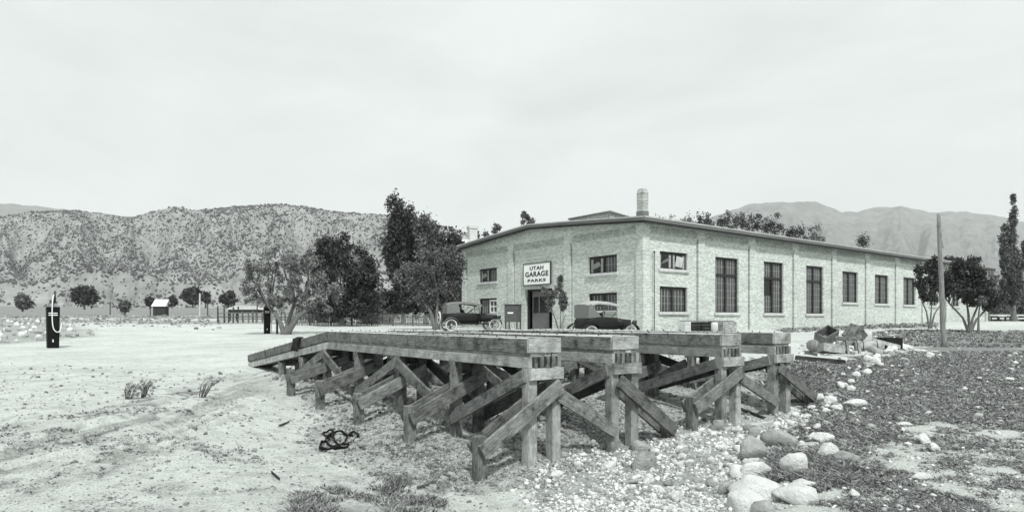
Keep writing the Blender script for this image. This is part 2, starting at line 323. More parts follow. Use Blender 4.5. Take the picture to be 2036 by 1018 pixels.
def groundmat():
    m, n, b = newmat('pale_dirt_and_turf'); tc = N(n, 'ShaderNodeTexCoord')
    at1 = N(n, 'ShaderNodeAttribute', attribute_name='turf'); at2 = N(n, 'ShaderNodeAttribute', attribute_name='damp_and_shade')
    def ns(s, d=6., r=.65):
        t = N(n, 'ShaderNodeTexNoise', Scale=s, Detail=d, Roughness=r); n.links.new(tc.outputs['Object'], t.inputs['Vector']); return t.outputs['Fac']
    big = ramp(n, ns(.35), [(.3, .50), (.65, .66)]); mid = ramp(n, ns(5., 8., .75), [(.3, .66), (.5, .97), (.7, 1.08)]); fine = ramp(n, ns(45., 5., .7), [(.34, .42), (.5, .98), (.68, 1.14)])
    def mul(a, c, f=1.):
        q = N(n, 'ShaderNodeMixRGB', blend_type='MULTIPLY', Fac=f); n.links.new(a, q.inputs[1]); n.links.new(c, q.inputs[2]); return q.outputs[0]
    dirt = mul(mul(big, mid), fine, .8)
    damp_and_shade = N(n, 'ShaderNodeMixRGB'); dm_ = N(n, 'ShaderNodeMath', operation='MULTIPLY'); n.links.new(at2.outputs['Fac'], dm_.inputs[0]); n.links.new(ramp(n, ns(22., 7., .8), [(.36, .15), (.56, 1.0)]), dm_.inputs[1]); n.links.new(dm_.outputs[0], damp_and_shade.inputs[0]); n.links.new(dirt, damp_and_shade.inputs[1]); n.links.new(mul(dirt, ramp(n, ns(9., 6., .8), [(.35, .28), (.65, .75)])), damp_and_shade.inputs[2])
    turfc = ramp(n, ns(16., 6., .8), [(.35, .08), (.5, .20), (.68, .50)])
    mk = N(n, 'ShaderNodeMath', operation='ADD'); n.links.new(at1.outputs['Fac'], mk.inputs[0])
    nn = N(n, 'ShaderNodeMath', operation='MULTIPLY_ADD'); n.links.new(ns(4., 8., .8), nn.inputs[0]); nn.inputs[1].default_value = .7; nn.inputs[2].default_value = -.35; n.links.new(nn.outputs[0], mk.inputs[1])
    mr = N(n, 'ShaderNodeMapRange'); mr.inputs['From Min'].default_value = .40; mr.inputs['From Max'].default_value = .60; n.links.new(mk.outputs[0], mr.inputs['Value'])
    mxx = N(n, 'ShaderNodeMixRGB'); n.links.new(mr.outputs[0], mxx.inputs[0]); n.links.new(damp_and_shade.outputs[0], mxx.inputs[1]); n.links.new(turfc, mxx.inputs[2])
    n.links.new(mxx.outputs[0], b.inputs['Base Color']); b.inputs['Roughness'].default_value = .95; b.inputs['Specular IOR Level'].default_value = .1
    hh = N(n, 'ShaderNodeMath', operation='ADD'); n.links.new(ns(30., 8., .8), hh.inputs[0]); n.links.new(ns(8., 6., .7), hh.inputs[1])
    bp = N(n, 'ShaderNodeBump', Strength=.75, Distance=.045); n.links.new(hh.outputs[0], bp.inputs['Height']); n.links.new(bp.outputs[0], b.inputs['Normal'])
    return m
M['ground'] = groundmat()

# ------------------------------------------------------------------ ground sheet
def axis(lo, hi, step, gr, end0, end1):
    a = list(np.arange(lo, hi, step)); s = step; x = hi
    while x < end1: a.append(x); s *= gr; x += s
    a.append(end1); s = step; x = lo-step; b = []
    while x > end0: b.append(x); s *= gr; x -= s
    b.append(end0); return np.array(b[::-1]+a)
xs = axis(-7.5, 9.5, .05, 1.055, -5200, 5200); ys = axis(4.6, 14.5, .05, 1.035, -400, 5200)
XX, YY = np.meshgrid(xs, ys); ZZ = gz(XX.ravel(), YY.ravel()).reshape(XX.shape)
PX, PY = topx(XX, YY, ZZ)
TURF = [(1625,740),(1660,715),(1760,700),(1850,690),(2400,690),(3200,1000),(2400,1400),(1560,1400),(1600,960),(1640,900),(1600,850),(1590,800)]
PATHS = [[(1760,690),(2300,690),(2300,702),(1720,704)],[(1780,655),(2200,652),(2200,664),(1840,664)]]
BARE = [(1700,905),(1850,840),(1950,850),(2100,900),(2100,1000),(1960,990),(1850,960),(1760,1000),(1640,1010),(1640,985),(1780,940)]
def turfness(px, py, x, y):
    s_ = np.clip(y/9., .5, 1.2); px = px+(fbm(x*.9, y*.9, 301, 4)-.5)*230/s_; py = py+(fbm(x*.9, y*.9, 307, 4)-.5)*90/s_
    t = inpoly(px, py, TURF)*.80
    t2 = inpoly(px, py, [(1700,664),(1780,656),(2400,662),(2400,692),(1900,692),(1740,684)])*.72; t = np.maximum(t, t2)
    t3 = inpoly(px, py, [(1480,716),(1640,722),(1620,790),(1560,800),(1500,760)])*.6; t = np.maximum(t, t3)
    t4 = inpoly(px, py, [(560,1100),(560,1000),(640,960),(780,950),(900,985),(930,1100)])*.42; t = np.maximum(t, t4)
    t5 = inpoly(px, py, [(80,860),(250,800),(430,770),(330,860),(160,930)])*.33; t = np.maximum(t, t5)
    t = t-inpoly(px, py, BARE)*.34
    t = np.where(t > .05, t+(fbm(x*1.5, y*1.5, 311, 4)-.5)*.8+(fbm(x*6, y*6, 313, 3)-.5)*.5, t)
    t = np.where(y > 60, .50+.16*(y > 92)+.25*(fbm(x*.02, y*.05, 2)-.5), t)
    # a road runs along the foot of the valley
    road = (y > 78) & (y < 90) & (x < 40); t = np.where(road, 0, t)
    return np.clip(t, 0, 1)
TF = turfness(PX, PY, XX, YY)
for _ in range(1):   # soften the region edges
    TF[1:-1, 1:-1] = (TF[1:-1, 1:-1]*2+TF[:-2, 1:-1]+TF[2:, 1:-1]+TF[1:-1, :-2]+TF[1:-1, 2:])/6
DM0 = 0
_cx = np.array([-300,0,150,300,400,470,540.]); _cy = np.array([985,925,880,845,805,772,755.])
def churn(px, py):
    d = py-np.interp(px, _cx, _cy); env = sst(-70, -20, d)*sst(95, 45, d)*sst(620, 440, px)
    sN = fbm(d/9., px/130., 91, 3)
    return env*sst(.50, .66, sN)
YARD = inpoly(PX, PY, [(-600,715),(470,735),(600,860),(760,970),(1040,1000),(1040,1300),(-600,1300)])
spots = sst(.60, .70, fbm(XX*2.2, YY*3.2, 95, 4))*YARD*.8
DM = np.clip(churn(PX, PY)*1.15 + spots*.6 + inpoly(PX, PY, ROCKB2)*.9 + inpoly(PX, PY, [(-60,640),(60,636),(120,642),(170,655),(185,668),(120,676),(0,684),(-60,684)])*1.0 + inpoly(PX, PY, BANKP)*.75 + inpoly(PX, PY, [(980,740),(1600,720),(1560,830),(1250,880),(1050,900)])*.9, 0, 1)  # darkens churned soil; also paints shade under the racks and between stones
nx, ny = len(xs), len(ys)
idx = np.arange(nx*ny).reshape(ny, nx); Fq = np.stack([idx[:-1, :-1], idx[:-1, 1:], idx[1:, 1:], idx[1:, :-1]], -1).reshape(-1, 4)
me = npmesh('ground', np.stack([XX, YY, ZZ], -1).reshape(-1, 3), Fq, True)
for nm, arr in (('turf', TF), ('damp_and_shade', DM)):
    a = me.attributes.new(nm, 'FLOAT', 'POINT'); a.data.foreach_set('value', arr.ravel().astype(np.float32))
tag(link('ground', me, M['ground']), kind='structure')

# ------------------------------------------------------------------ hills and mountains
def crest(pts):
    p = np.array(pts, float); return lambda k: (HY-np.interp(CX+F*k, p[:, 0], p[:, 1]))/F
cr_near = crest([(-900,470),(-300,450),(0,433),(60,421),(150,418),(215,427),(260,434),(300,421),(350,410),(385,418),(420,416),(440,413),(540,406),(600,409),(640,418),(700,424),(760,427),(860,445),(925,462),(990,490),(1060,530),(1150,575),(1300,600),(2500,612)])
cr_left = crest([(-900,395),(-300,398),(0,404),(100,413),(200,424),(265,431),(330,450),(450,520),(700,600),(3000,615)])
cr_right = crest([(900,612),(1150,560),(1250,500),(1330,460),(1400,436),(1440,424),(1470,412),(1495,404),(1520,402),(1550,401),(1575,404),(1600,402),(1622,402),(1650,411),(1675,423),(1700,421),(1720,417),(1750,412),(1790,411),(1820,417),(1850,423),(1880,422),(1910,421),(1950,425),(1990,431),(2036,440),(2200,450),(2600,470),(3200,500)])
cr_mesa = crest([(-900,560),(-200,555),(0,560),(60,566),(150,540),(230,536),(330,556),(400,562),(455,545),(480,536),(560,534),(640,538),(760,538),(800,575),(840,600),(1000,612),(3000,616)])
def hill_near(k, Y):
    r1 = fbm(k*16+3, Y*.004, 31, 4); r2 = fbm(k*45, Y*.012, 37, 4)
    base = 1.8+21./F*np.minimum(Y, 420)
    zc = 1.8+cr_near(k)*950
    t = sst(470, 950, Y)*.55+.45*np.clip((Y-520)/430, 0, 1)
    z = base+(zc-base)*t*(1-(np.abs(r1-.5)*1.0+np.abs(r2-.5)*.35)*np.sin(np.pi*np.clip((Y-450)/500, 0, 1)))
    z = np.where(Y > 950, zc-(Y-950)*.25, z)
    zm = 1.8+cr_mesa(k)*520
    g1_ = fbm(k*30, Y*.002, 41, 3); tm = sst(385+70*g1_, 500+30*g1_, Y)
    zm = base+(zm-base)*tm*(1-.25*np.abs(fbm(k*60, Y*.01, 43, 3)-.5)*2)
    zm = np.where(Y > 520, zm-(Y-520)*.01, zm)
    return np.where(Y < 382, base-1.5, np.maximum(z, zm))
def hill_far(cf, Yc, Y0, seed, amp=.5):
    def f(k, Y):
        zc = 1.8+cf(k)*Yc*(1+.03*(fbm(k*60, 0*k, seed+3, 4)-.5)); base = 6.
        n1 = np.abs(fbm(k*15, Y/Yc*3, seed, 6)-.5)*amp*2
        t = np.clip((Y-Y0)/(Yc-Y0), 0, 1)
        z = base+(zc-base)*(t**1.25)*(1-n1*np.sin(np.pi*t))
        return np.where(Y > Yc, zc-(Y-Yc)*.2, z)
    return f
def hillmesh(name, f, k0, k1, nk, Ya, m, label=None):
    k = np.linspace(k0, k1, nk); K, Yq = np.meshgrid(k, Ya); Z = f(K, Yq)
    i = np.arange(K.size).reshape(K.shape); Fq = np.stack([i[:-1, :-1], i[:-1, 1:], i[1:, 1:], i[1:, :-1]], -1).reshape(-1, 4)
    me = npmesh(name, np.stack([K*Yq, Yq, Z], -1).reshape(-1, 3), Fq, True)
    return tag(link(name, me, m), kind='structure')
M['hill'] = plain('dry_hillside', .20, .36, .03, bump=.8, bscale=.25, detail=12, dist=3.)
M['mount'] = plain('far_mountain', .09, .27, .012, bump=1.0, bscale=.03, detail=12, dist=30.)
M['mount2'] = plain('far_ridge', .15, .26, .01, bump=.6, bscale=.03, detail=12, dist=12.)
hillmesh('hills', hill_near, -1.05, .9, 620, np.r_[np.linspace(375, 560, 46), np.linspace(566, 960, 60), np.linspace(990, 1150, 5)], M['hill'])
hillmesh('far_ridge', hill_far(cr_left, 1700, 1150, 51, .3), -1.05, .1, 200, np.r_[np.linspace(1100, 1700, 40), 1800, 1950], M['mount2'])
hillmesh('mountains', hill_far(cr_right, 4000, 1600, 61, .75), -.12, 1.1, 420, np.r_[np.linspace(1600, 4000, 110), 4100, 4300], M['mount'])

# joined scatter of deformed rocks or bushes: numpy only
def ico(sub):
    bm = bmesh.new(); bmesh.ops.create_icosphere(bm, subdivisions=sub, radius=1); bm.verts.ensure_lookup_table()
    V = np.array([v.co[:] for v in bm.verts]); Fc = np.array([[v.index for v in f.verts] for f in bm.faces]); bm.free(); return V, Fc
ICO1 = ico(1); ICO2 = ico(2); ICO3 = ico(3)
def scatter(name, P, S, base, m, jit=.22, flat=(.55, .9), sink=.15, smooth=True, label=None, cat=None, seed=0):
    rg = np.random.default_rng(seed); V, Fc = base; n = len(P); nv = len(V)
    Vs = np.repeat(V[None], n, 0)*(1+rg.uniform(-jit, jit, (n, nv, 1)))
    Vs = Vs*np.stack([rg.uniform(.8, 1.35, n), rg.uniform(.7, 1.1, n), rg.uniform(flat[0], flat[1], n)], -1)[:, None]*S[:, None, None]
    a = rg.uniform(0, 6.28, n); c, s = np.cos(a)[:, None], np.sin(a)[:, None]
    tl = rg.uniform(-.3, .3, n)[:, None]; z = Vs[..., 2]+Vs[..., 0]*tl
    X = Vs[..., 0]*c-Vs[..., 1]*s; Y = Vs[..., 0]*s+Vs[..., 1]*c
    W = np.stack([X, Y, z+S[:, None]*(.5-sink)], -1)+P[:, None]
    Fa = (Fc[None]+(np.arange(n)*nv)[:, None, None]).reshape(-1, 3)
    o = link(name, npmesh(name, W.reshape(-1, 3), Fa, smooth), m); return tag(o, label, cat, kind='stuff')
# junipers over the near hillside
n = 62000; k = RNG.uniform(-.95, .12, n); Yh = RNG.uniform(400, 990, n)**1.0; zz = hill_near(k, Yh)
gul = fbm(k*42+Yh*.004, Yh*.006, 77, 3); prob = (.75+.7*sst(.36, .62, gul))*np.where(Yh < 520, .16, np.where(Yh < 600, .5, 1.0))*np.clip(.25+1.5*(fbm(k*30, Yh*.02, 71, 3)-.2), 0, 1)
kp = RNG.uniform(0, 1, n) < prob; k, Yh, zz = k[kp], Yh[kp], zz[kp]
scatter('hillside_junipers', np.stack([k*Yh, Yh, zz], -1), RNG.uniform(.45, .95, len(k))**1.0*np.where(Yh < 600, 1.1, 1.15)*(1+.9*(RNG.uniform(0, 1, len(k)) < .1)), ICO1, M['shrub'], .35, (.7, 1.2), .2, True,
        'countless dark juniper bushes dotting the pale left hillside', 'shrubs', 3)

# ------------------------------------------------------------------ the brick garage
TH = math.atan2(.599, .8007); D1 = Vector((.8007, .599, 0)); D2 = Vector((-.599, .8007, 0))
Z0 = 36.0; C0 = Vector((261/F*Z0, Z0, 0)); BZ = EYE-.683
def U(px): return 60.1*(1471/(2750-px)-1)
def Vv(px): return (1229/(px-50)-1)*Z0/.8007
def zs(px, py): return (HY-py)/F*(Z0+.599*U(px))+.683
def zf(px, py): return (HY-py)/F*(Z0+.8007*Vv(px))+.683
LS, LF = 52.5, 18.67
bld = empty('garage_building', (C0.x, C0.y, BZ), TH, 'long pale brick garage with a low gabled roof and brick pilasters behind the timber racks', 'building')
def wplane(mb, side, a0, a1, z0, z1, off, holes=(), deep=.22):
    def pt(a, o, z): return (a, o, z) if side else (o, a, z)
    hs = [h for h in holes if h[1] > a0 and h[0] < a1]
    A = sorted({a0, a1, *[min(max(q, a0), a1) for h in hs for q in h[:2]]}); Z = sorted({z0, z1, *[min(max(q, z0), z1) for h in hs for q in h[2:]]})
    for i in range(len(A)-1):
        for j in range(len(Z)-1):
            ca, cz = (A[i]+A[i+1])/2, (Z[j]+Z[j+1])/2
            if any(h[0] < ca < h[1] and h[2] < cz < h[3] for h in hs): continue
            mb.quad(pt(A[i], off, Z[j]), pt(A[i+1], off, Z[j]), pt(A[i+1], off, Z[j+1]), pt(A[i], off, Z[j+1]))
    for h in hs:
        b, c, d, e = h; o2 = off+deep
        mb.quad(pt(b, off, d), pt(b, o2, d), pt(b, o2, e), pt(b, off, e)); mb.quad(pt(c, off, d), pt(c, o2, d), pt(c, o2, e), pt(c, off, e))
        mb.quad(pt(b, off, d), pt(c, off, d), pt(c, o2, d), pt(b, o2, d)); mb.quad(pt(b, off, e), pt(c, off, e), pt(c, o2, e), pt(b, o2, e))
def sbox(mb, side, a0, a1, o0, o1, z0, z1):
    if side: mb.box(a0, a1, o0, o1, z0, z1)
    else: mb.box(o0, o1, a0, a1, z0, z1)
# window list: (side?, a0, a1, z0, z1, style)
WIN = []
def sw(p0, p1, yt, yb, st): WIN.append((True, U(p0), U(p1), zs(p0, yb), zs(p0, yt), st))
sw(1314.4, 1369.1, 498.6, 533.4, 'open2'); sw(1314.4, 1369.1, 568.8, 619.4, 'pair')
sw(1424.9, 1471, 510.1, 620.9, 'tall'); sw(1521.4, 1560.4, 519.2, 622.1, 'tallopen'); sw(1605.4, 1639.7, 527.5, 623.3, 'tall')
sw(1677.8, 1708.1, 538.8, 600.6, 'pair'); sw(1742.2, 1769, 545.5, 603.2, 'pair'); sw(1798.9, 1822.6, 550.9, 605.4, 'pair')
u7 = WIN[-1][1]; 
for q in (1, 2): WIN.append((True, u7+5.28*q, u7+5.28*q+1.7, WIN[-1][3], WIN[-1][4], 'pair'))
def fw(p0, p1, yt, yb, st): WIN.append((False, Vv(p1), Vv(p0), zf(p1, yb), zf(p1, yt), st))
fw(951, 986, 531.5, 559, 'open1'); fw(1168, 1224.4, 505, 540.5, 'open1'); fw(951, 986, 592.1, 624, 'sash'); fw(1168, 1224.4, 581, 617, 'pair')
DOOR = (Vv(1096), Vv(1042), -.1, zf(1096, 572.5))
SH = [w_[1:5] for w_ in WIN if w_[0]]; FH = [w_[1:5] for w_ in WIN if not w_[0]]+[DOOR]
PIL_S = [U(1389)+5.28*i for i in range(10) if U(1389)+5.28*i < LS-1]; PIL_F = [Vv(1134), Vv(1020)]
PT = 5.5; WT = 6.05
def eave(u): return 6.32-.0045*u
PKV = 9.7
def rooftop(u, v):
    e = eave(u)
    return e+(.70)*(1-abs(v-PKV)/PKV if v < PKV else 1-(v-PKV)/(LF-PKV)) if 0 <= v <= LF else e-.70*.5/PKV
for side, L, PIL, HO, nm, mt in ((True, LS, PIL_S, SH, 'side_wall', 'brick_side'), (False, LF, PIL_F, FH, 'front_wall', 'brick_front')):
    mb = MB()
    ps = [(.281 if not side else 0, .55)] + [(p, p+.62) for p in PIL] + [(L-.55, L)]
    for a, b in ps: sbox(mb, side, a, b, 0, .28, -1.2, PT-.002)
    for (a, b), (c, d) in zip(ps[:-1], ps[1:]):
        wplane(mb, side, b, c-.08, -1.2, PT, .09, HO, .2)
        for i, zz in enumerate((PT-.09, PT-.17, PT-.25, PT-.33)): sbox(mb, side, b, c-.08, .02+.018*i, .088, zz, zz+.078)
    wplane(mb, side, .3, L-.3, -1.2, WT-.6, .285, HO, .08)
    # frieze with a top that follows the roof
    M_ = 24
    for i in range(M_):
        a0, a1 = L*i/M_, L*(i+1)/M_
        t0, t1 = ((rooftop(a0, 0), rooftop(a1, 0)) if side else (rooftop(0, a0), rooftop(0, a1)))
        pt = (lambda a, o, z: (a, o, z)) if side else (lambda a, o, z: (o, a, z))
        o0 = 0 if side else .0
        mb.quad(pt(a0, o0, PT), pt(a1, o0, PT), pt(a1, o0, t1-.12), pt(a0, o0, t0-.12)); mb.quad(pt(a0, .28, PT), pt(a1, .28, PT), pt(a1, .28, t1-.12), pt(a0, .28, t0-.12))
        mb.quad(pt(a0, 0, PT), pt(a1, 0, PT), pt(a1, .28, PT), pt(a0, .28, PT))
    mb.build(nm, M[mt], bld)
    cb_ = MB()
    for (a, b), (c, d) in zip(ps[:-1], ps[1:]):
        x = b+.02; k_ = 0
        while x < c-.16:
            for i in range(5):
                if (k_+i) % 2 == 0 or random.random() < .25: sbox(cb_, side, x, x+.105, -.035+.0*i, -.001, PT+.02+i*.08, PT+.02+i*.08+.07)
            x += .115; k_ += 1
    o = cb_.build('corbel_bricks', M['brick_dark'], bld); o['kind'] = 'stuff'
mb = MB(); mb.quad((LS, .001, -1.2), (LS, LF, -1.2), (LS, LF, 6.0), (LS, .001, 6.0)); mb.quad((.001, LF, -1.2), (LS, LF, -1.2), (LS, LF, 6.0), (.001, LF, 6.0))
mb.quad((LS, 0, 6), (LS, LF, 6), (LS, LF, 6.2), (LS, PKV, 6.7)); mb.build('rear_wall', M['brick_side'], bld)
mb = MB(); mb.quad((.4, .4, -.02), (LS-.1, .4, -.02), (LS-.1, LF-.1, -.02), (.4, LF-.1, -.02)); mb.build('floor_slab', M['void'], bld)
# partition that closes off the dark workshop behind the door
MB().box(3.2, 3.3, .5, LF-.5, 0, 5.6).build('partition', M['void'], bld)
# roof shell
OV = .5; us = np.linspace(-OV, LS+OV, 14); vsn = [-OV, PKV*.33, PKV*.66, PKV, PKV+(LF-PKV)*.5, LF+OV]
def rz(u, v):
    e = eave(u); t = 1-abs(v-PKV)/(PKV+OV); return e-.03+.74*(t**.9)
mb = MB(); 
for i in range(13):
    for j in range(5):
        mb.quad(*[(us[a], vsn[b], rz(us[a], vsn[b])) for a, b in ((i, j), (i+1, j), (i+1, j+1), (i, j+1))])
        mb.quad(*[(us[a], vsn[b], rz(us[a], vsn[b])-.10) for a, b in ((i, j), (i+1, j), (i+1, j+1), (i, j+1))])
mb.build('roof', M['roof'], bld)
def fas(mb, p, q, dn0, dn1, out_, th):
    a = Vector(p); b = Vector(q); o = Vector(out_)
    pts = [a+o*0, b+o*0, b+o*th, a+o*th]
    v = [tuple(x_+Vector((0, 0, dn0))) for x_ in pts]+[tuple(x_+Vector((0, 0, dn1))) for x_ in pts]
    n_ = len(mb.v); mb.v += v; mb.f += [tuple(n_+i for i in f_) for f_ in ((0,1,2,3),(7,6,5,4),(0,4,5,1),(1,5,6,2),(2,6,7,3),(3,7,4,0))]
def edge_side(v): return [(us[i], v, rz(us[i], v)) for i in range(14)]
def edge_front(u): return [(u, b, rz(u, b)) for b in vsn]
for nm, d0, d1, th, mm in (('fascia_board', -.20, .005, .035, 'fascia'), ('gutter_board', -.13, .03, .07, 'roof'), ('soffit_shade', -.33, -.20, -.06, 'soffit_shade')):  # the lowest dark strip draws the shadow line under the fascia
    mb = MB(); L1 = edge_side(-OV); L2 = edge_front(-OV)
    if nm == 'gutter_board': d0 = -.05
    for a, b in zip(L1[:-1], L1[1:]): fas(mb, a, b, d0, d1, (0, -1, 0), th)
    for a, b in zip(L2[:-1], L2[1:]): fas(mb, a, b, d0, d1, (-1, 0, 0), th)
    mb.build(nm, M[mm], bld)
mb = MB()   # soffit sheets between wall and fascia
for a, b in zip(edge_side(-OV)[:-1], edge_side(-OV)[1:]): mb.quad((a[0], -OV, a[2]-.22), (b[0], -OV, b[2]-.22), (b[0], .0, b[2]-.22), (a[0], .0, a[2]-.22))
for a, b in zip(edge_front(-OV)[:-1], edge_front(-OV)[1:]): mb.quad((-OV, a[1], a[2]-.22), (-OV, b[1], b[2]-.22), (0, b[1], b[2]-.22), (0, a[1], a[2]-.22))
mb.build('soffit_sheet', M['soffit_shade'], bld)
# windows
def window(side, a0, a1, z0, z1, st):
    o = .21; B = lambda mb, x0, x1, q0, q1, y0, y1: sbox(mb, side, x0, x1, q0, q1, y0, y1)
    mb = MB(); t = .07
    B(mb, a0, a0+t, o, o+.1, z0, z1); B(mb, a1-t, a1, o, o+.1, z0, z1); B(mb, a0+t, a1-t, o, o+.1, z1-.12, z1); B(mb, a0+t, a1-t, o, o+.1, z0, z0+.05)
    am = (a0+a1)/2; B(mb, am-.06, am+.06, o+.002, o+.1, z0+.05, z1-.12)
    zt = None
    if st.startswith('tall'): zt = z1-(z1-z0)*.32; B(mb, a0+t, a1-t, o-.01, o+.098, zt-.07, zt+.07)
    fr = mb.build('window', M['dark_frame'], bld)
    halves = [(a0+t, am-.06), (am+.06, a1-t)]
    if not side: halves = halves[::-1]     # first half is the one on the left of the photograph
    rows = [(z0+.05, z1-.12)] if zt is None else [(z0+.05, zt-.07), (zt+.07, z1-.12)]
    for hi, (h0, h1) in enumerate(halves):
        for ri, (r0, r1) in enumerate(rows):
            opened = (st == 'open2') or (st == 'open1' and hi == 0) 
            gm = M['dark_hole'] if (opened or (st == 'tallopen' and hi == 0 and ri == 0)) else M['glass']
            p = MB()
            if st == 'tallopen' and hi == 0 and ri == 0:
                zc = r0+(r1-r0)*.5; B(p, h0, h1, o+.07, o+.075, r0, zc); p.build('pane', M['glass'], fr)
                p = MB(); B(p, h0, h1, o+.08, o+.085, zc, r1); p.build('pane', M['dark_hole'], fr); r1 = zc
            else: B(p, h0, h1, o+.07, o+.075, r0, r1); p.build('pane', gm, fr)
            if st == 'sash' and hi == 1: continue
            mu = MB(); nv = 4; nh = max(2, round((r1-r0)/.42))
            if opened:
                wj = (h1-h0)
                for s0, s1 in ((h0, h0+wj*.2), (h1-wj*.2, h1)): mu = MB(); B(mu, s0+.01, s1-.01, o+.03, o+.045, r0+.02, r1-.02); mu.build('shutter_board', M['muntin_pale'], fr)
                sh = MB(); ang = .5 if hi == 0 else 1.25; cz = (r0+r1)/2; ca = (h0+h1)/2; hw = wj*.27 ; hh = (r1-r0)*(.14 if hi == 0 else .36)
                for qa, qb, qc, qd in (((-1, -1), (1, -1), (1, 1), (-1, 1)),):
                    pts = []
                    for sx, sz in (qa, qb, qc, qd):
                        aa = ca+sx*hw*(1 if side else -1)+ (sz*hw*.0); zz = cz+sz*hh+sx*hh*(.75 if hi == 0 else -.12)
                        oo = o-.02-.10*sz*(1 if hi == 0 else .6); pts.append((aa, oo, zz) if side else (oo, aa, zz))
                    sh.poly(pts)
                    sh.poly([(p_[0]+(0 if side else .02), p_[1]+(.02 if side else 0), p_[2]) for p_ in pts])
                sh.build('open_sash', M['muntin_pale'] if hi == 0 else M['concrete'], fr); continue
            for i in range(1, nv): x = h0+(h1-h0)*i/nv; B(mu, x-.015, x+.015, o+.05, o+.068, r0, r1)
            for j in range(1, nh): z = r0+(r1-r0)*j/nh; B(mu, h0, h1, o+.052, o+.066, z-.010, z+.010)
            mu.build('muntin_grid', M['muntin'], fr)
    if st == 'sash':
        h0, h1 = halves[1]; s = MB(); r0, r1 = rows[0]
        for x0, x1, y0, y1 in ((h0, h0+.12, r0, r1), (h1-.12, h1, r0, r1), (h0+.12, h1-.12, r0, r0+.12), (h0+.12, h1-.12, r1-.12, r1), (h0+.12, h1-.12, (r0+r1)/2-.04, (r0+r1)/2+.04), ((h0+h1)/2-.03, (h0+h1)/2+.03, r0+.12, (r0+r1)/2-.04), ((h0+h1)/2-.03, (h0+h1)/2+.03, (r0+r1)/2+.04, r1-.12)):
            B(s, x0, x1, o+.0, o+.05, y0, y1)
        s.build('white_sash', M['white_paint'], fr)
    s = MB(); B(s, a0-.13, a1+.13, -.02, .20, z0-.17, z0+.0); s.build('sill', M['concrete'], fr, bevel=.008)
for w_ in WIN: window(*w_)
# door: dark opening, leaf set back inside
v0, v1, _, zt = DOOR
d = MB(); d.box(.30, .42, v0, v0+.10, -.3, zt); d.box(.30, .42, v1-.14, v1, -.3, zt); d.box(.30, .42, v0+.1, v1-.14, zt-.12, zt); dr = d.build('door', M['dark_frame'], bld)
e0, e1 = v0+(v1-v0)*.28, v1-.30
d = MB(); zb, zm1, zm2 = -.1, 1.15, 2.25
d.box(.50, .55, e0, e1, zb, zm1); d.box(.50, .55, e0, e1, zm2, zt-.12); d.box(.50, .55, e0, e0+.1, zm1, zm2); d.box(.50, .55, e1-.1, e1, zm1, zm2); em = (e0+e1)/2+.15; d.box(.50, .55, em-.06, em+.06, zm1, zm2)
d.build('door_leaf', M['door'], dr); MB().box(.52, .53, e0+.1, em-.06, zm1, zm2).build('door_pane', M['dark_hole'], dr); MB().box(.52, .53, em+.06, e1-.1, zm1, zm2).build('door_pane', M['dark_hole'], dr)
MB().box(-.35, .28, v0-.3, v1+.3, -.6, .0).build('door_step', M['concrete'], bld)
MB().tube([(U(1299), -.07, -.4), (U(1299), -.07, zs(1299, 503))], .025, 8).tube([(U(1299), -.07, zs(1299, 503)), (U(1299), -.07, zs(1299, 503)+.1)], .05, 8).build('vent_pipe', M['iron'], bld, True)
# chimney and roof monitor
def loc_of(px, py, Y):    # local building coordinates of a pixel at a depth
    p = at(px, py, Y)-Vector((C0.x, C0.y, BZ)); return p.dot(D1), p.dot(D2), p.z
cu, cv, cz = loc_of(1277.5, 376, 43.0)
H_ = .265
c = MB(); c.box(cu-H_, cu+H_, cv-H_, cv+H_, 6.0, cz-.32)
n_ = len(c.v); c.v += [(cu+a*(H_+.012), cv+b*(H_+.012), cz-.30) for a, b in ((-1,-1),(1,-1),(1,1),(-1,1))]+[(cu+a*.20, cv+b*.20, cz) for a, b in ((-1,-1),(1,-1),(1,1),(-1,1))]
c.f += [tuple(n_+i for i in f_) for f_ in ((0,1,5,4),(1,2,6,5),(2,3,7,6),(3,0,4,7),(4,5,6,7))]
ch = c.build('chimney', M['brick_dark'], bld); MB().box(cu-.29, cu+.29, cv-.29, cv+.29, 6.2, loc_of(1277, 421, 43)[2]).build('chimney_base', M['fascia'], ch)
mu_, mv_, mz_ = loc_of(1213, 419.5, 44.5)
def mzr(u): return mz_-.10-.11*(u-mu_+.2)
mo = MB(); u0_, u1_, v0_, v1_ = mu_, mu_+2.6, mv_, mv_+4.0
mo.quad((u0_, v0_, 6.2), (u0_, v1_, 6.2), (u0_, v1_, mzr(u0_)), (u0_, v0_, mzr(u0_))); mo.quad((u0_, v0_, 6.2), (u1_, v0_, 6.2), (u1_, v0_, mzr(u1_)), (u0_, v0_, mzr(u0_)))
mo.quad((u1_, v0_, 6.2), (u1_, v1_, 6.2), (u1_, v1_, mzr(u1_)), (u1_, v0_, mzr(u1_))); mo.quad((u0_, v1_, 6.2), (u1_, v1_, 6.2), (u1_, v1_, mzr(u1_)), (u0_, v1_, mzr(u0_)))
MN = mo.build('roof_monitor', M['brick_dark'], bld)
r_ = MB(); a_ = [(u, v, mzr(u)+.10) for u, v in ((mu_-.15, mv_-.15), (mu_-.15, mv_+4.15), (mu_+2.8, mv_+4.15), (mu_+2.8, mv_-.15))]
r_.poly(a_); r_.poly([(x, y, z-.097) for x, y, z in a_][::-1])
for i in range(4): x, y = a_[i], a_[(i+1) % 4]; r_.quad(x, y, (y[0], y[1], y[2]-.097), (x[0], x[1], x[2]-.097))
r_.build('monitor_roof', M['fascia'], MN); MB().box(mu_+.5, mu_+2.1, mv_-.03, mv_+.02, mz_-.85, mz_-.55).build('monitor_window', M['dark_frame'], MN)
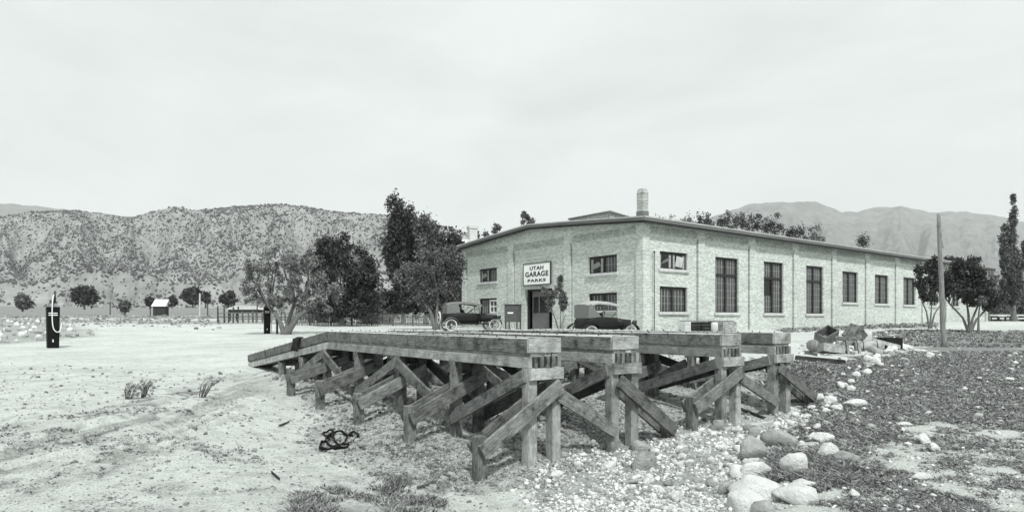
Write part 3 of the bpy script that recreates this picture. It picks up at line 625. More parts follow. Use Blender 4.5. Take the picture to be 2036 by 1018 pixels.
mo = MB(); mo.box(mu_-.03, mu_+.01, mv_+1.6, mv_+1.9, mz_-.9, mz_-.4); mo.build('monitor_vent', M['concrete'], MN)

# sign
sgA = (Vv(1096.5), zf(1096.5, 564.5)); sgB = (Vv(1042), zf(1042, 525.5))
SW_, SH_ = sgB[0]-sgA[0], zf(1069, 522.5)-zf(1069, 566.8); pc = C0+D2*((sgA[0]+sgB[0])/2); szc = BZ+(zf(1069, 522.5)+zf(1069, 566.8))/2
sg = empty('garage_sign', (pc.x-D1.x*.065, pc.y-D1.y*.065, szc), TH-math.pi/2, 'white rectangular sign with black capitals above the garage door', 'sign')
MB().box(-SW_/2+.05, SW_/2-.05, .0, .05, -SH_/2+.05, SH_/2-.05).build('sign_board', M['sign_white'], sg)
for x0, x1, z0, z1 in ((-SW_/2, -SW_/2+.05, -SH_/2, SH_/2), (SW_/2-.05, SW_/2, -SH_/2, SH_/2), (-SW_/2+.05, SW_/2-.05, -SH_/2, -SH_/2+.05), (-SW_/2+.05, SW_/2-.05, SH_/2-.05, SH_/2)):
    MB().box(x0, x1, -.025, .06, z0, z1).build('sign_frame', M['dark_frame'], sg)
def text(s, w_, h_, z, parent, y=-.008, bold=.02, mat='black'):
    cu_ = bpy.data.curves.new('lettering', 'FONT'); cu_.body = s; cu_.align_x = 'CENTER'; cu_.align_y = 'CENTER'; cu_.size = 1; cu_.offset = bold; cu_.extrude = .004; cu_.space_character = 1.12
    o = bpy.data.objects.new('lettering_curve', cu_); COL.objects.link(o); bpy.context.view_layer.update()
    dg = bpy.context.evaluated_depsgraph_get(); me_ = bpy.data.meshes.new_from_object(o.evaluated_get(dg)); bpy.data.objects.remove(o)
    co = np.array([v.co[:] for v in me_.vertices]); mn, mx_ = co.min(0), co.max(0); co = co-(mn+mx_)/2
    co[:, 0] *= w_/(mx_[0]-mn[0]); co[:, 1] *= h_/(mx_[1]-mn[1])
    me_.vertices.foreach_set('co', co.astype(np.float32).ravel()); me_.update(); me_.materials.clear()
    return link('lettering', me_, M[mat], parent, (0, y, z), (R(90), 0, 0))
text('UTAH', SW_*.50, SH_*.17, SH_*.27, sg, bold=.03); text('GARAGE', SW_*.84, SH_*.235, 0, sg, bold=.03); text('PARKS', SW_*.66, SH_*.135, -SH_*.285, sg, bold=.03)
MB().tube([(SW_*.14, .03, -SH_/2), (SW_*.14, .03, -SH_/2-.2)], .02, 6).build('conduit', M['iron'], sg)

# ------------------------------------------------------------------ timber service racks
def plank(p, q, w_, th, up, m, name, parent, z_extra=0):
    """board from p to q (parent frame): width w_ along up, thickness th across"""
    p = Vector(p); q = Vector(q); x = (q-p); L = x.length; x.normalize(); up = Vector(up); up = (up-x*up.dot(x)).normalized(); y = up.cross(x)
    me = bpy.data.meshes.new(name); bm = bmesh.new(); bmesh.ops.create_cube(bm, size=1)
    for v in bm.verts: v.co = Vector((v.co.x*L, v.co.y*th, v.co.z*w_))
    bmesh.ops.bevel(bm, geom=list(bm.edges), offset=min(th, w_)*.07, segments=1, affect='EDGES')
    for v in bm.verts: v.co += Vector((random.uniform(-1, 1), random.uniform(-1, 1), random.uniform(-1, 1)))*.0045
    bm.to_mesh(me); bm.free(); o = link(name, me, m, parent)
    rot = Matrix((x, y, up)).transposed(); o.matrix_local = Matrix.Translation((p+q)/2) @ rot.to_4x4(); return o
RK0 = Vector((.21, 8.0, 0)); KNEE = 6.65; ENDT = 12.6
BENT = [0.0, 1.72, 3.45, 5.15, 6.75, 8.2, 9.7]
bolt_me = None
def rack(idx, s0, sB, label):
    """s0: left edge of first track, sB: left edge of the second; rack frame x = across, y = along"""
    global bolt_me
    o_ = RK0+D1*s0; base = empty('service_rack', (o_.x, o_.y, 0), TH, label, 'timber rack')
    zt = EYE-.225; W = .52
    def wxy(x, y): p = o_+D1*x+D2*y; return p.x, p.y
    def G(x, y): return g1(*wxy(x, y))
    def top(t): return zt if t <= KNEE else zt-(t-KNEE)*.745/(ENDT-KNEE)
    Z3 = Vector((0, 0, 1))
    for ti, xo in enumerate((0.0, sB-s0)):
        segs = [(0.05, 2.9), (2.92, KNEE-.01)]; end_k = (KNEE, ENDT)
        for c_, xc in enumerate((xo+.026, xo+W-.026)):
            for a, b in segs+[end_k]:
                za, zb = top(a), top(b)
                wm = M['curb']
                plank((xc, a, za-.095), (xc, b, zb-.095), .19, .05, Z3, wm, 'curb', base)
                # bolts standing along the curb
                t = a+.25
                while t < b:
                    if bolt_me is None:
                        bb = MB().tube([(0, 0, -.02), (0, 0, .028)], .007, 6).tube([(0, 0, .004), (0, 0, .012)], .014, 6); ob = bb.build('bolt', M['bolt'], base); bolt_me = ob.data
                    else: ob = link('bolt', bolt_me, None, base)
                    ob.location = (xc, t, top(t)); t += .42+random.uniform(-.03, .03)
        for a, b in [(0.02, 3.3), (3.32, KNEE-.005), end_k]:     # deck planks
            for i in range(4):
                x = xo+.034+.113*(i+.5); plank((x, a+random.uniform(-.01, .01), top(a)-.213), (x, b, top(b)-.213), .107, .042, Vector((1, 0, 0)), M['wood_pale'], 'deck_plank', base)  # paler timber paints sunlight onto the deck
        for i, x in enumerate((xo+.022, xo+.115, xo+.21, xo+.305, xo+.40, xo+W-.022)):     # stringers
            for a, b in [(0.0, 3.44), (3.46, KNEE-.002), (KNEE, ENDT-.05)]:
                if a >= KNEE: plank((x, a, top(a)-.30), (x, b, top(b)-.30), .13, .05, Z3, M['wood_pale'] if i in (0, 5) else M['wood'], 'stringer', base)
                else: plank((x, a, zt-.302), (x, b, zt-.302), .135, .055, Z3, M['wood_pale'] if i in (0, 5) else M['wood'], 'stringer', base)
        # end boards
        plank((xo+.0, .022, zt-.094), (xo+W, .022, zt-.094), .185, .044, Z3, M['wood_pale'], 'end_board', base)
        for bi, t in enumerate(BENT):
            zt2 = top(t)
            ramp_ = t > KNEE+.3
            if bi == 0:
                plank((xo-.01, -.024, zt-.445), (xo+W+.01, -.024, zt-.445), .145, .045, Z3, M['wood_pale'], 'bolster', base)
            plank((xo-.01, t+.165, zt2-.445), (xo+W+.01, t+.165, zt2-.445), .145, .045, Z3, M['wood'], 'bolster', base) if bi else None
            for x in (xo+.06, xo+W-.07):
                gz0 = G(x, t+.07)-.12; h = zt2-.37-(.0 if not ramp_ else .05)
                if h-gz0 > .15: plank((x, t+.07, gz0), (x, t+.07, h), .14, .14, Vector((0, 1, 0)), M['wood_pale'] if (bi == 0) else M['wood'], 'post', base)  # front posts paler: their sunlit faces are put into the colour
        # braces along the track, in alternating pairs
        for xs_ in (xo-.028, xo+W+.028):
            for hi, lo in ((0, 1), (2, 1), (2, 3), (4, 3), (4, 5)):
                a, b = BENT[hi]+.07, BENT[lo]+.07; zb = max(G(xs_, b)+.16, zt-1.2)
                if xs_ > xo and (hi, lo) in ((0, 1),) and ti == 0: pass
                plank((xs_, a, zt-.47), (xs_, b, zb), .165, .045, Z3, M['wood'] if xs_ < xo else M['wood_dark'], 'long_brace', base)  # inner braces darker: shade inside the rack painted into the timber
    XR = sB-s0+W
    for bi, t in enumerate(BENT[:5]):
        # outward struts, a pair each side of the bent, nailed to a short stake
        zu = zt-.60
        for sgn, xi, xo_ in ((-1, .46, -.70), (1, XR-.46, XR+.66)):
            gs = G(xo_, t+.07); zl = gs+.42
            if sgn == 1 and bi not in (0, 2, 4): continue
            for yy in ((t-.052-.024, t+.165+.04) if bi else (-.072, .166)):
                zl2 = gs+(.33 if sgn < 0 else .10)
                plank((xo_+sgn*.05, yy, zl2), (xi, yy, zu), .18, .045, Z3, M['wood'], 'strut', base)
            plank((xo_, t+.045, gs-.2), (xo_, t+.045, gs+.50 if sgn < 0 else gs+.16), .13, .15, Vector((1, 0, 0)), M['wood'], 'stake', base)
        # cross brace between the two tracks
        y_ = t+.0-.022 if bi == 0 else t+.19
        x1, x2 = .47, (sB-s0)+.04
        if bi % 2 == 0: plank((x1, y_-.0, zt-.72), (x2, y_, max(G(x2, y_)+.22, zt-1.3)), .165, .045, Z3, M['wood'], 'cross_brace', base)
        else: plank((x2, y_, zt-.62), (x1, y_, max(G(x1, y_)+.2, zt-1.3)), .165, .045, Z3, M['wood_dark'], 'cross_brace', base)  # dark timber paints the shade between the tracks
    return base
rk1 = rack(0, 0.0, 1.45, 'nearer timber ramp rack with two raised tracks on braced posts in the foreground')
rk2 = rack(1, 3.90, 5.39, 'farther timber ramp rack with two raised tracks, beside the stony bank')

# dark coat over the curb of the sloping ramp
cp = RK0+D2*8.35; ctop = EYE-.225-(8.35-KNEE)*.745/(ENDT-KNEE)
mb = MB(); nxs, nzs = 9, 10; pv = []
for i in range(nxs):
    for j in range(nzs):
        u = i/(nxs-1)-.5; v = j/(nzs-1); s_ = v*.62-.20
        if s_ < 0: x, z = -.03-s_*.5, .012+.02*math.sin(u*9)
        else: x, z = -.035-.03*math.sin(u*14+1)*(v)-.02, -s_*.62
        wd = .17+.10*v+.03*math.sin(v*9); pv.append((x-.02, u*wd*1.3+.05*v, z))
mb.v = pv; mb.f = [(i*nzs+j, (i+1)*nzs+j, (i+1)*nzs+j+1, i*nzs+j+1) for i in range(nxs-1) for j in range(nzs-1)]
ct = mb.build('draped_coat', M['cloth'], None, True, (cp.x, cp.y, ctop), (0, 0, TH)); sm = ct.modifiers.new('thick', 'SOLIDIFY'); sm.thickness = .03
tag(ct, 'small black garment draped over the edge of the sloping timber ramp', 'coat')

# ------------------------------------------------------------------ cars
def wheel(name, parent, x, y, z, r=.38, m_tyre=None, spokes=12, rot=None):
    t = MB().ring((0, 0, 0), 1, r-.05, .05, 28, 8).build(name, m_tyre or M['tyre'], parent, True, (x, y, z), rot)
    rm = MB().ring((0, 0, 0), 1, r-.115, .022, 24, 6)
    rm.build('rim', M['fender_dust'], t, True)
    s = MB()
    for i in range(spokes):
        a = 2*math.pi*i/spokes; s.tube([(math.cos(a)*.05, 0, math.sin(a)*.05), (math.cos(a)*(r-.12), 0, math.sin(a)*(r-.12))], .014, 5)
    s.build('spokes', M['fender_dust'], t); MB().tube([(0, -.07, 0), (0, .07, 0)], [.055, .055], 12).build('hub', M['tyre'], t, True)
    return t
def arc_fender(parent, cx_, y0, y1, cz_, r, a0, a1, tail, m):
    v = []; pts = []
    for i in range(13):
        a = a0+(a1-a0)*i/12; pts.append((cx_+r*math.cos(a), cz_+r*math.sin(a)))
    pts = ([tail[0]] if tail and tail[0] else [])+pts+([tail[1]] if tail and tail[1] else [])
    mb = MB(); 
    for (xa, za), (xb, zb) in zip(pts[:-1], pts[1:]):
        ym = (y0+y1)/2
        mb.quad((xa, y0, za-.03), (xb, y0, zb-.03), (xb, ym, zb), (xa, ym, za)); mb.quad((xa, ym, za), (xb, ym, zb), (xb, y1, zb-.03), (xa, y1, za-.03))
        mb.quad((xa, y0, za-.05), (xb, y0, zb-.05), (xb, y1, zb-.05), (xa, y1, za-.05))
        mb.quad((xa, y0, za-.03), (xb, y0, zb-.03), (xb, y0, zb-.05), (xa, y0, za-.05))
        mb.quad((xa, y1, za-.03), (xb, y1, zb-.03), (xb, y1, zb-.05), (xa, y1, za-.05))
    return mb.build('fender', m, parent, True)
def loft(secs, name, m, parent, smooth=True):      # secs: (x, [(y,z)...]) open profiles mirrored already
    mb = MB(); n = len(secs[0][1])
    for x, pr in secs: mb.v += [(x, y, z) for y, z in pr]
    for i in range(len(secs)-1):
        for j in range(n): a = i*n+j; b = i*n+(j+1) % n; mb.f.append((a, b, b+n, a+n))
    mb.f.append(tuple(range(n))); mb.f.append(tuple(range((len(secs)-1)*n, len(secs)*n)))
    return mb.build(name, m, parent, smooth)
def bodysec(hw, zb, zt, rnd=.08): return [(-hw*.8, zb), (-hw, zb+.18), (-hw, zt-rnd), (-hw+rnd*.7, zt), (hw-rnd*.7, zt), (hw, zt-rnd), (hw, zb+.18), (hw*.8, zb)]
def car(px, Y, heading, label, kind):
    x = (px-CX)/F*Y; z = g1(x, Y)
    c = empty('touring_car', (x, Y, z), heading, label, 'vintage car')
    wb = 1.42 if kind == 1 else 1.14; r = .39; P_ = M['car_paint']
    L0 = -1.95 if kind == 1 else -1.52
    # tub with open cockpit: floor pan + sides
    loft([(L0+.15, bodysec(.46, .62, 1.02)), (L0+.35, bodysec(.60, .55, 1.14)), (-.9, bodysec(.66, .52, 1.18)), (.15, bodysec(.66, .52, 1.14)), (.45, bodysec(.60, .52, 1.12))], 'body', P_, c)
    loft([(.452, bodysec(.50, .58, 1.12, .15)), (wb+.15, bodysec(.34, .62, 1.04, .15)), (wb+.28, bodysec(.32, .62, 1.02, .15))], 'hood', P_, c)
    hood2 = MB()
    for i in range(8): hood2.box(.65+i*.08, .68+i*.08, -.50, -.47, .78, .96)
    hood2.build('louvres', M['iron'], c)
    MB().box(wb+.282, wb+.34, -.30, .30, .58, 1.04).build('radiator', M['iron'], c, bevel=.03)
    for sy in (-1, 1):
        wheel('wheel', c, wb, sy*.70, r, r); wheel('wheel', c, -wb, sy*.70, r, r)
        y0, y1 = sy*.60, sy*.84
        arc_fender(c, wb, y0, y1, r, .50, .15, 2.5, (None, (wb-.85, .36)), P_)
        arc_fender(c, -wb, y0, y1, r, .50, .5, 3.0, ((-wb+.72, .36), None), M['fender_dust'] if kind == 1 else P_)
        MB().box(-wb+.68, wb-.82, min(y0, y1), max(y0, y1), .33, .37).build('running_board', M['fender_dust'], c)
        hl = MB(); hl.tube([(wb+.30, sy*.45, .90), (wb+.37, sy*.45, .90), (wb+.48, sy*.45, .90)], [.05, .10, .12], 12); hl.build('headlight', M['iron'], c, True)
    MB().box(-wb-.1, wb+.2, -.30, .30, .42, .52).tube([(wb, -.66, r), (wb, .66, r)], .035, 8).tube([(-wb, -.66, r), (-wb, .66, r)], .05, 8).build('chassis', M['iron'], c)
    # folding canvas top
    zr = 1.86 if kind == 1 else 1.92; xb = L0+.28; xf = .62
    T = M['car_top'] if kind == 1 else M['car_top_light']
    prof = [(xb, zr-.16), (xb+.3, zr-.03), (-.7, zr+.02), (0, zr-.02), (xf, zr-.13)]
    mb = MB(); hw = .64
    for (xa, za), (xb2, zb2) in zip(prof[:-1], prof[1:]):
        for ya, yb, da, db in ((-hw, -.35, -.10, 0), (-.35, .35, 0, 0), (.35, hw, 0, -.10)):
            mb.quad((xa, ya, za+da), (xb2, ya, zb2+da), (xb2, yb, zb2+db), (xa, yb, za+db)); mb.quad((xa, ya, za+da-.03), (xb2, ya, zb2+da-.03), (xb2, yb, zb2+db-.03), (xa, yb, za+db-.03))
        for ya in (-hw, hw): mb.quad((xa, ya, za-.10), (xb2, ya, zb2-.10), (xb2, ya, zb2-.17), (xa, ya, za-.17))
    mb.build('canvas_top', T, c)
    mb = MB(); q0, q1 = (xb, xb+.72) if kind == 1 else (xb, xb+.5)     # side and rear curtains
    for sy in (-1, 1): mb.poly([(xb+.0, sy*hw, zr-.2), (q1 if kind == 1 else xb+.12, sy*hw, zr-.15), (q1+(.12 if kind == 1 else .18), sy*.655, 1.16), (xb-.02, sy*.60, 1.10)])
    mb.quad((xb, -hw, zr-.2), (xb, hw, zr-.2), (xb-.02, .60, 1.10), (xb-.02, -.60, 1.10)); o = mb.build('rear_curtain', T if kind == 1 else M['car_top'], c); so_ = o.modifiers.new('t', 'SOLIDIFY'); so_.thickness = .02
    # windshield with frame
    lean = -.10
    fr = MB()
    for sy in (-1, 1): fr.tube([(.50, sy*.56, 1.08), (.50+lean, sy*.56, zr-.14)], .022, 6)
    for z_ in (1.12, 1.40, zr-.15): t_ = (z_-1.08)/(zr-.14-1.08); fr.tube([(.50+lean*t_, -.56, z_), (.50+lean*t_, .56, z_)], .014, 6)
    wsf = fr.build('windshield_frame', M['iron'] if kind == 1 else M['tyre'], c)
    gm, gn, gb = newmat('clear_windshield'); tr_ = N(gn, 'ShaderNodeBsdfTransparent'); ms = N(gn, 'ShaderNodeMixShader', Fac=.22); gn.links.new(tr_.outputs[0], ms.inputs[1]); gn.links.new(gb.outputs[0], ms.inputs[2]); gb.inputs['Roughness'].default_value = .1; gb.inputs['Base Color'].default_value = g(.3)
    o_ = [q for q in gn.nodes if q.type == 'OUTPUT_MATERIAL'][0]; gn.links.new(ms.outputs[0], o_.inputs[0])
    MB().quad((.495, -.54, 1.12), (.495, .54, 1.12), (.40, .54, zr-.17), (.40, -.54, zr-.17)).build('windshield', gm, c)
    bw = MB()
    for sy in (-1, 1): bw.tube([(-.55, sy*.62, 1.16), (-.2, sy*.62, zr-.15)], .014, 5); bw.tube([(-.9, sy*.62, 1.16), (xb+.5, sy*.62, zr-.15)], .014, 5)
    if kind == 2: bw.tube([(.1, -.6, 1.15), (.45, -.6, 1.5)], .014, 5)
    bw.build('top_bows', M['iron'], c)
    st = MB().ring((0, 0, 0), 2, .20, .015, 18, 6).tube([(0, 0, 0), (0, 0, -.5)], .018, 6)
    for i in range(3): a = i*2.09; st.tube([(0, 0, 0), (.2*math.cos(a), .2*math.sin(a), 0)], .008, 4)
    st.build('steering_wheel', M['iron'], c, True, (.12, .30, 1.30), (0, R(-38), 0))
    for xs_ in ((-.25, -1.15) if kind == 1 else (-.1, -.72)): MB().box(xs_-.42, xs_-.28, -.58, .58, .9, 1.36).build('seat_back', M['car_paint'], c, bevel=.04)
    if kind == 1:
        wheel('spare_wheel', c, L0-.12, -.12, .86, .40, None, 12, (0, 0, R(90)))
        MB().box(L0-.08, L0+.2, -.2, .15, .8, .95).build('spare_bracket', M['iron'], c)
    return c
car(935, 42.0, R(19), 'dark touring car with pale tyres and a rear spare wheel, left of the garage door', 1)
car(1199, 31.8, R(27), 'dark touring car with a faded pale canvas top, under the lower right front window', 2)

# ------------------------------------------------------------------ petrol pumps
def pump(px, pyb, Y, label, hose=True, h=1.72, wd=.46):
    x = (px-CX)/F*Y; z = g1(x, Y); c = empty('petrol_pump', (x, Y, z), math.atan2(-x, Y)+R(6), label, 'petrol pump', 'petrol pumps in the yard')
    mb = MB(); hw = wd/2
    n_ = len(mb.v); mb.v += [(-hw*.88, -.2, -.05), (hw*.88, -.2, -.05), (hw*.88, .2, -.05), (-hw*.88, .2, -.05), (-hw, -.22, h), (hw, -.22, h), (hw, .22, h), (-hw, .22, h)]
    mb.f += [(0,3,2,1),(4,5,6,7),(0,1,5,4),(1,2,6,5),(2,3,7,6),(3,0,4,7)]; mb.build('cabinet', M['pump'], c, bevel=.012)
    cp_ = MB(); cp_.v = [(-hw*1.02, -.24, h+.002), (hw*1.02, -.24, h+.002), (hw*1.02, .24, h+.002), (-hw*1.02, .24, h+.002), (-.12, -.08, h+.16), (.12, -.08, h+.16), (.12, .08, h+.16), (-.12, .08, h+.16)]
    cp_.f = [(0,1,5,4),(1,2,6,5),(2,3,7,6),(3,0,4,7),(4,5,6,7),(0,3,2,1)]; cp_.build('cap', M['iron'] if not hose else M['fender_dust'], c)
    MB().tube([(.07, 0, h+.1), (.07, 0, h+.68)], [.05, .035], 10).tube([(-.08, 0, h+.1), (-.08, 0, h+.3)], .04, 8).build('standpipe', M['iron'], c, True)
    for z_ in (h-.26, h-.34): MB().box(-hw*.74, hw*.62, -.235, -.2205, z_-.018, z_+.018).build('name_band', M['white_paint'], c)
    MB().tube([(-.02, -.25, .24), (-.02, -.25, .36)], .022, 6).build('valve', M['white_paint'], c)
    if hose:
        pts = [(.02, -.10, h+.50), (-.03, -.22, h+.30), (-.05, -.28, h-.05), (-.05, -.29, h-.5), (-.02, -.29, h-.85), (.06, -.29, h-1.02), (.16, -.28, h-1.05), (.24, -.26, h-.95), (.275, -.24, h-.7)]
        q = []
        for i in range(len(pts)-1):
            for s_ in range(4):
                t = s_/4; p0 = Vector(pts[max(i-1, 0)]); p1 = Vector(pts[i]); p2 = Vector(pts[i+1]); p3 = Vector(pts[min(i+2, len(pts)-1)])
                q.append(.5*((2*p1)+(p2-p0)*t+(2*p0-5*p1+4*p2-p3)*t*t+(-p0+3*p1-3*p2+p3)*t**3))
        q.append(Vector(pts[-1])); MB().tube(q, .021, 8).build('hose', M['hose'], c, True)
    return c
pump(105, 692, 27.5, 'black petrol pump with a looping white hose alone on the open yard')
pump(531, 663, 43.5, 'slim black petrol pump standing just left of the forked pale tree', False, 1.75, .42)
p = p2g(551, 664); c = empty('guard_post', p, 0, 'thin dark post standing between the far petrol pump and the forked tree', 'post'); MB().tube([(0, 0, -.1), (0, 0, 1.15)], .07, 8).build('shaft', M['iron'], c); MB().tube([(0, 0, 1.15), (0, 0, 1.2)], [.08, .04], 8).build('knob', M['iron'], c)
p = at(549, 664, 43.3); MBp = MB().tube([(p.x-.32, p.y, g1(p.x, p.y)), (p.x-.32, p.y, g1(p.x, p.y)+1.9)], .03, 6); tag(MBp.build('hose_mast', M['concrete']), 'thin pale upright pipe beside the far petrol pump', 'pipe')

# ------------------------------------------------------------------ trees
def leafcloud(name, centers, radii, n, size, m, parent, seed, flat=1.0, up=.0):
    rg = np.random.default_rng(seed); ci = rg.integers(0, len(centers), n); c = np.array(centers)[ci]; r = np.array(radii)[ci]
    d = rg.normal(0, 1, (n, 3)); d /= np.linalg.norm(d, axis=1)[:, None]; d *= (rg.uniform(0, 1, n)**.6*np.where(rg.uniform(0, 1, n) < .12, 1.5, 1.0))[:, None]
    P = c+d*r[:, None]*np.array([1, 1, flat]); s = size*rg.uniform(.5, 1.35, n)
    a = rg.normal(0, 1, (n, 3)); a /= np.linalg.norm(a, axis=1)[:, None]; b = np.cross(a, rg.normal(0, 1, (n, 3))); b /= np.linalg.norm(b, axis=1)[:, None]
    V = np.stack([P-a*s[:, None], P+b*s[:, None]*.45, P+a*s[:, None], P-b*s[:, None]*.45], 1).reshape(-1, 3)
    return link(name, npmesh(name, V, np.arange(n*4).reshape(n, 4)), m, parent)
def tree(px, pyb, Y, blobs, n, leaf, mat, name, label, cat='tree', group=None, trunk=.16, forks=None, seed=0, nclump=60, clump=.35, depth=.8, trunkh=None, limbs=True, flat=1.0):
    """blobs: (px, py, rx, ry) ellipses of the crown in the photograph at depth Y; they get the same reach in depth"""
    rg = np.random.default_rng(seed+100); x = (px-CX)/F*Y; zg = g1(x, Y) if pyb is None else g1(x, Y)
    if pyb is not None and abs((EYE-(pyb-HY)/F*Y)-zg) > .6: zg = EYE-(pyb-HY)/F*Y
    t = empty(name, (x, Y, zg), 0, label, cat, group); s = Y/F
    cs = []; rs = []; areas = np.array([b[2]*b[3] for b in blobs], float); cnt = np.maximum(2, (nclump*areas/areas.sum()).astype(int))
    for (bx, by, rx, ry), q in zip(blobs, cnt):
        for _ in range(q):
            d = rg.normal(0, 1, 3); d /= np.linalg.norm(d); d *= rg.uniform(.15, 1.25)**.55
            cs.append(((bx-px)*s+d[0]*rx*s*.88, d[1]*rx*s*depth, EYE-(by-HY)*s-zg+d[2]*ry*s*.88)); rs.append(clump*rg.uniform(.55, 1.25))
    leafcloud('crown', cs, rs, n, leaf, mat, t, seed, flat)
    mb = MB(); top = min(c_[2] for c_ in cs) if trunkh is None else trunkh
    forks = forks or [(0, 0, top)]
    ends = []
    for fx, fy, fz in forks:
        midp = (fx*.35+rg.uniform(-.05, .05), fy*.35, fz*.5); mb.tube([(fx*.05, fy*.05, -.15), (fx*.12, fy*.1, fz*.12), midp, (fx, fy, fz)], [trunk*1.35/math.sqrt(len(forks))*1.15, trunk/math.sqrt(len(forks))*1.1, trunk*.8/math.sqrt(len(forks)), trunk*.6/math.sqrt(len(forks))], 8)
        ends.append((fx, fy, fz))
    mb.build('trunk', M['bark'], t, True)
    if limbs:
        lb = MB(); order = rg.permutation(len(cs))[:min(len(cs), 34)]
        for i in order:
            c_ = np.array(cs[i]); e = min(ends, key=lambda q: abs(q[0]-c_[0])*1.5+abs(q[2]-c_[2])); e = np.array(e); m_ = (e+c_)/2+rg.normal(0, .1, 3)+np.array([0, 0, -.12*np.linalg.norm(c_-e)*.4])
            lb.tube([e, m_, c_], [trunk*.28, trunk*.17, trunk*.06], 5, False)
        lb.build('limbs', M['bark'], t, True)
    return t
LD, LM, LP = M['leaf_dark'], M['leaf_mid'], M['leaf_pale']
tree(567, 663, 42, [(515,545,38,42),(560,520,45,38),(610,560,50,55),(560,585,55,40),(640,590,38,35),(600,510,30,25),(500,580,25,28)], 17000, .08, LP, 'forked_tree', 'pale sparse tree with a forked trunk standing beside the far petrol pump', trunk=.34, forks=[(-1.1,0,1.9),(1.2,.2,1.7),(.5,.3,2.0),(2.4,-.1,2.3)], seed=1, nclump=150, clump=.33)
tree(680, 650, 56, [(660,500,45,35),(720,540,35,50),(680,560,55,55),(735,580,22,40),(640,530,25,30),(650,610,45,22),(715,612,45,16)], 24000, .16, LD, 'broadleaf_tree', 'dense dark broadleaf tree rising behind the forked pale tree', trunk=.3, seed=2, nclump=190, clump=.62)
tree(802, 650, 64, [(793,440,17,40),(785,490,22,60),(800,540,24,70),(812,450,12,35),(815,500,18,60),(812,590,24,40),(776,420,4,22),(788,410,4,20),(803,425,4,22)], 22000, .17, LD, 'poplar_tree', 'tall dark columnar poplar left of the garage, tallest of the clump', trunk=.25, seed=3, nclump=210, clump=.5, depth=1, flat=1.9)
tree(846, 652, 62, [(830,455,10,22),(845,470,22,38),(850,520,28,55),(862,480,14,30),(856,580,26,50)], 20000, .18, LM, 'poplar_tree', 'slightly shorter grey poplar touching the tallest dark poplar on its right', trunk=.25, seed=4, nclump=170, clump=.5, depth=1, flat=1.8)
tree(868, 655, 46, [(820,545,35,28),(860,530,35,32),(895,550,28,50),(880,580,35,35),(835,580,28,30),(905,520,18,30)], 19000, .095, LM, 'leafy_tree', 'leafy tree with slanting trunks at the left corner of the garage behind the touring car', trunk=.26, forks=[(-1.3,0,2.6),(.1,0,2.4),(.9,.2,2.5)], seed=5, nclump=150, clump=.38)
tree(905, 650, 62, [(905,500,22,35),(900,560,25,60),(880,610,20,30)], 9000, .2, LD, 'background_tree', 'dark tree mass just behind the left corner of the garage', trunk=.2, seed=6, nclump=60, clump=.9)
for i, (bx, by, rx, ry, Yb, mm, lab) in enumerate([(775,608,28,26,66,LM,'rounded bush between the dark broadleaf tree and the tall poplar'),(640,625,60,12,70,LD,'low dark hedge of brush under the dark broadleaf tree'),(745,632,30,10,66,LM,'small grey bush low behind the picket fence')]):
    tree(bx, 645, Yb, [(bx, by, rx, ry)], 5000, .2, mm, 'bush', lab, 'bush', trunk=.1, seed=20+i, nclump=40, clump=.8)
# trees out on the valley floor
for i, (bx, yb, rx, ry, Yb, mm, lab, th) in enumerate([(168,608,27,22,170,LD,'round dark tree on the valley floor behind the lone petrol pump',3),(45,612,13,12,150,LM,'small sparse tree far left on the valley floor',4),(383,604,19,18,185,LD,'dense dark round tree near the pale telegraph post',1),(409,604,8,13,185,LD,'narrow dark tree touching the round tree by the telegraph post',1),
     (453,607,15,13,185,LD,'small dark rounded tree left of the forked tree',1),(298,607,9,7,200,LD,'low dark bush left of the white shed',1),(342,606,8,8,200,LD,'low dark bush right of the white shed',1),(248,618,6,10,120,LM,'scraggly leaning dead shrub beyond the road',4)]):
    tree(bx, yb+6, Yb, [(bx, yb-ry*.9-th*.3, rx*.66, ry*.72), (bx+rx*.35, yb-ry*.6-th*.3, rx*.5, ry*.45), (bx-rx*.4, yb-ry*.9, rx*.38, ry*.45), (bx+rx*.15, yb-ry*1.45, rx*.32, ry*.3)], 3600 if rx > 15 else 1500, .55*(Yb/185), mm, 'valley_tree', lab, 'tree', 'trees on the valley floor', trunk=.2, seed=40+i, nclump=50 if rx > 15 else 16, clump=1.3 if rx > 10 else .8)
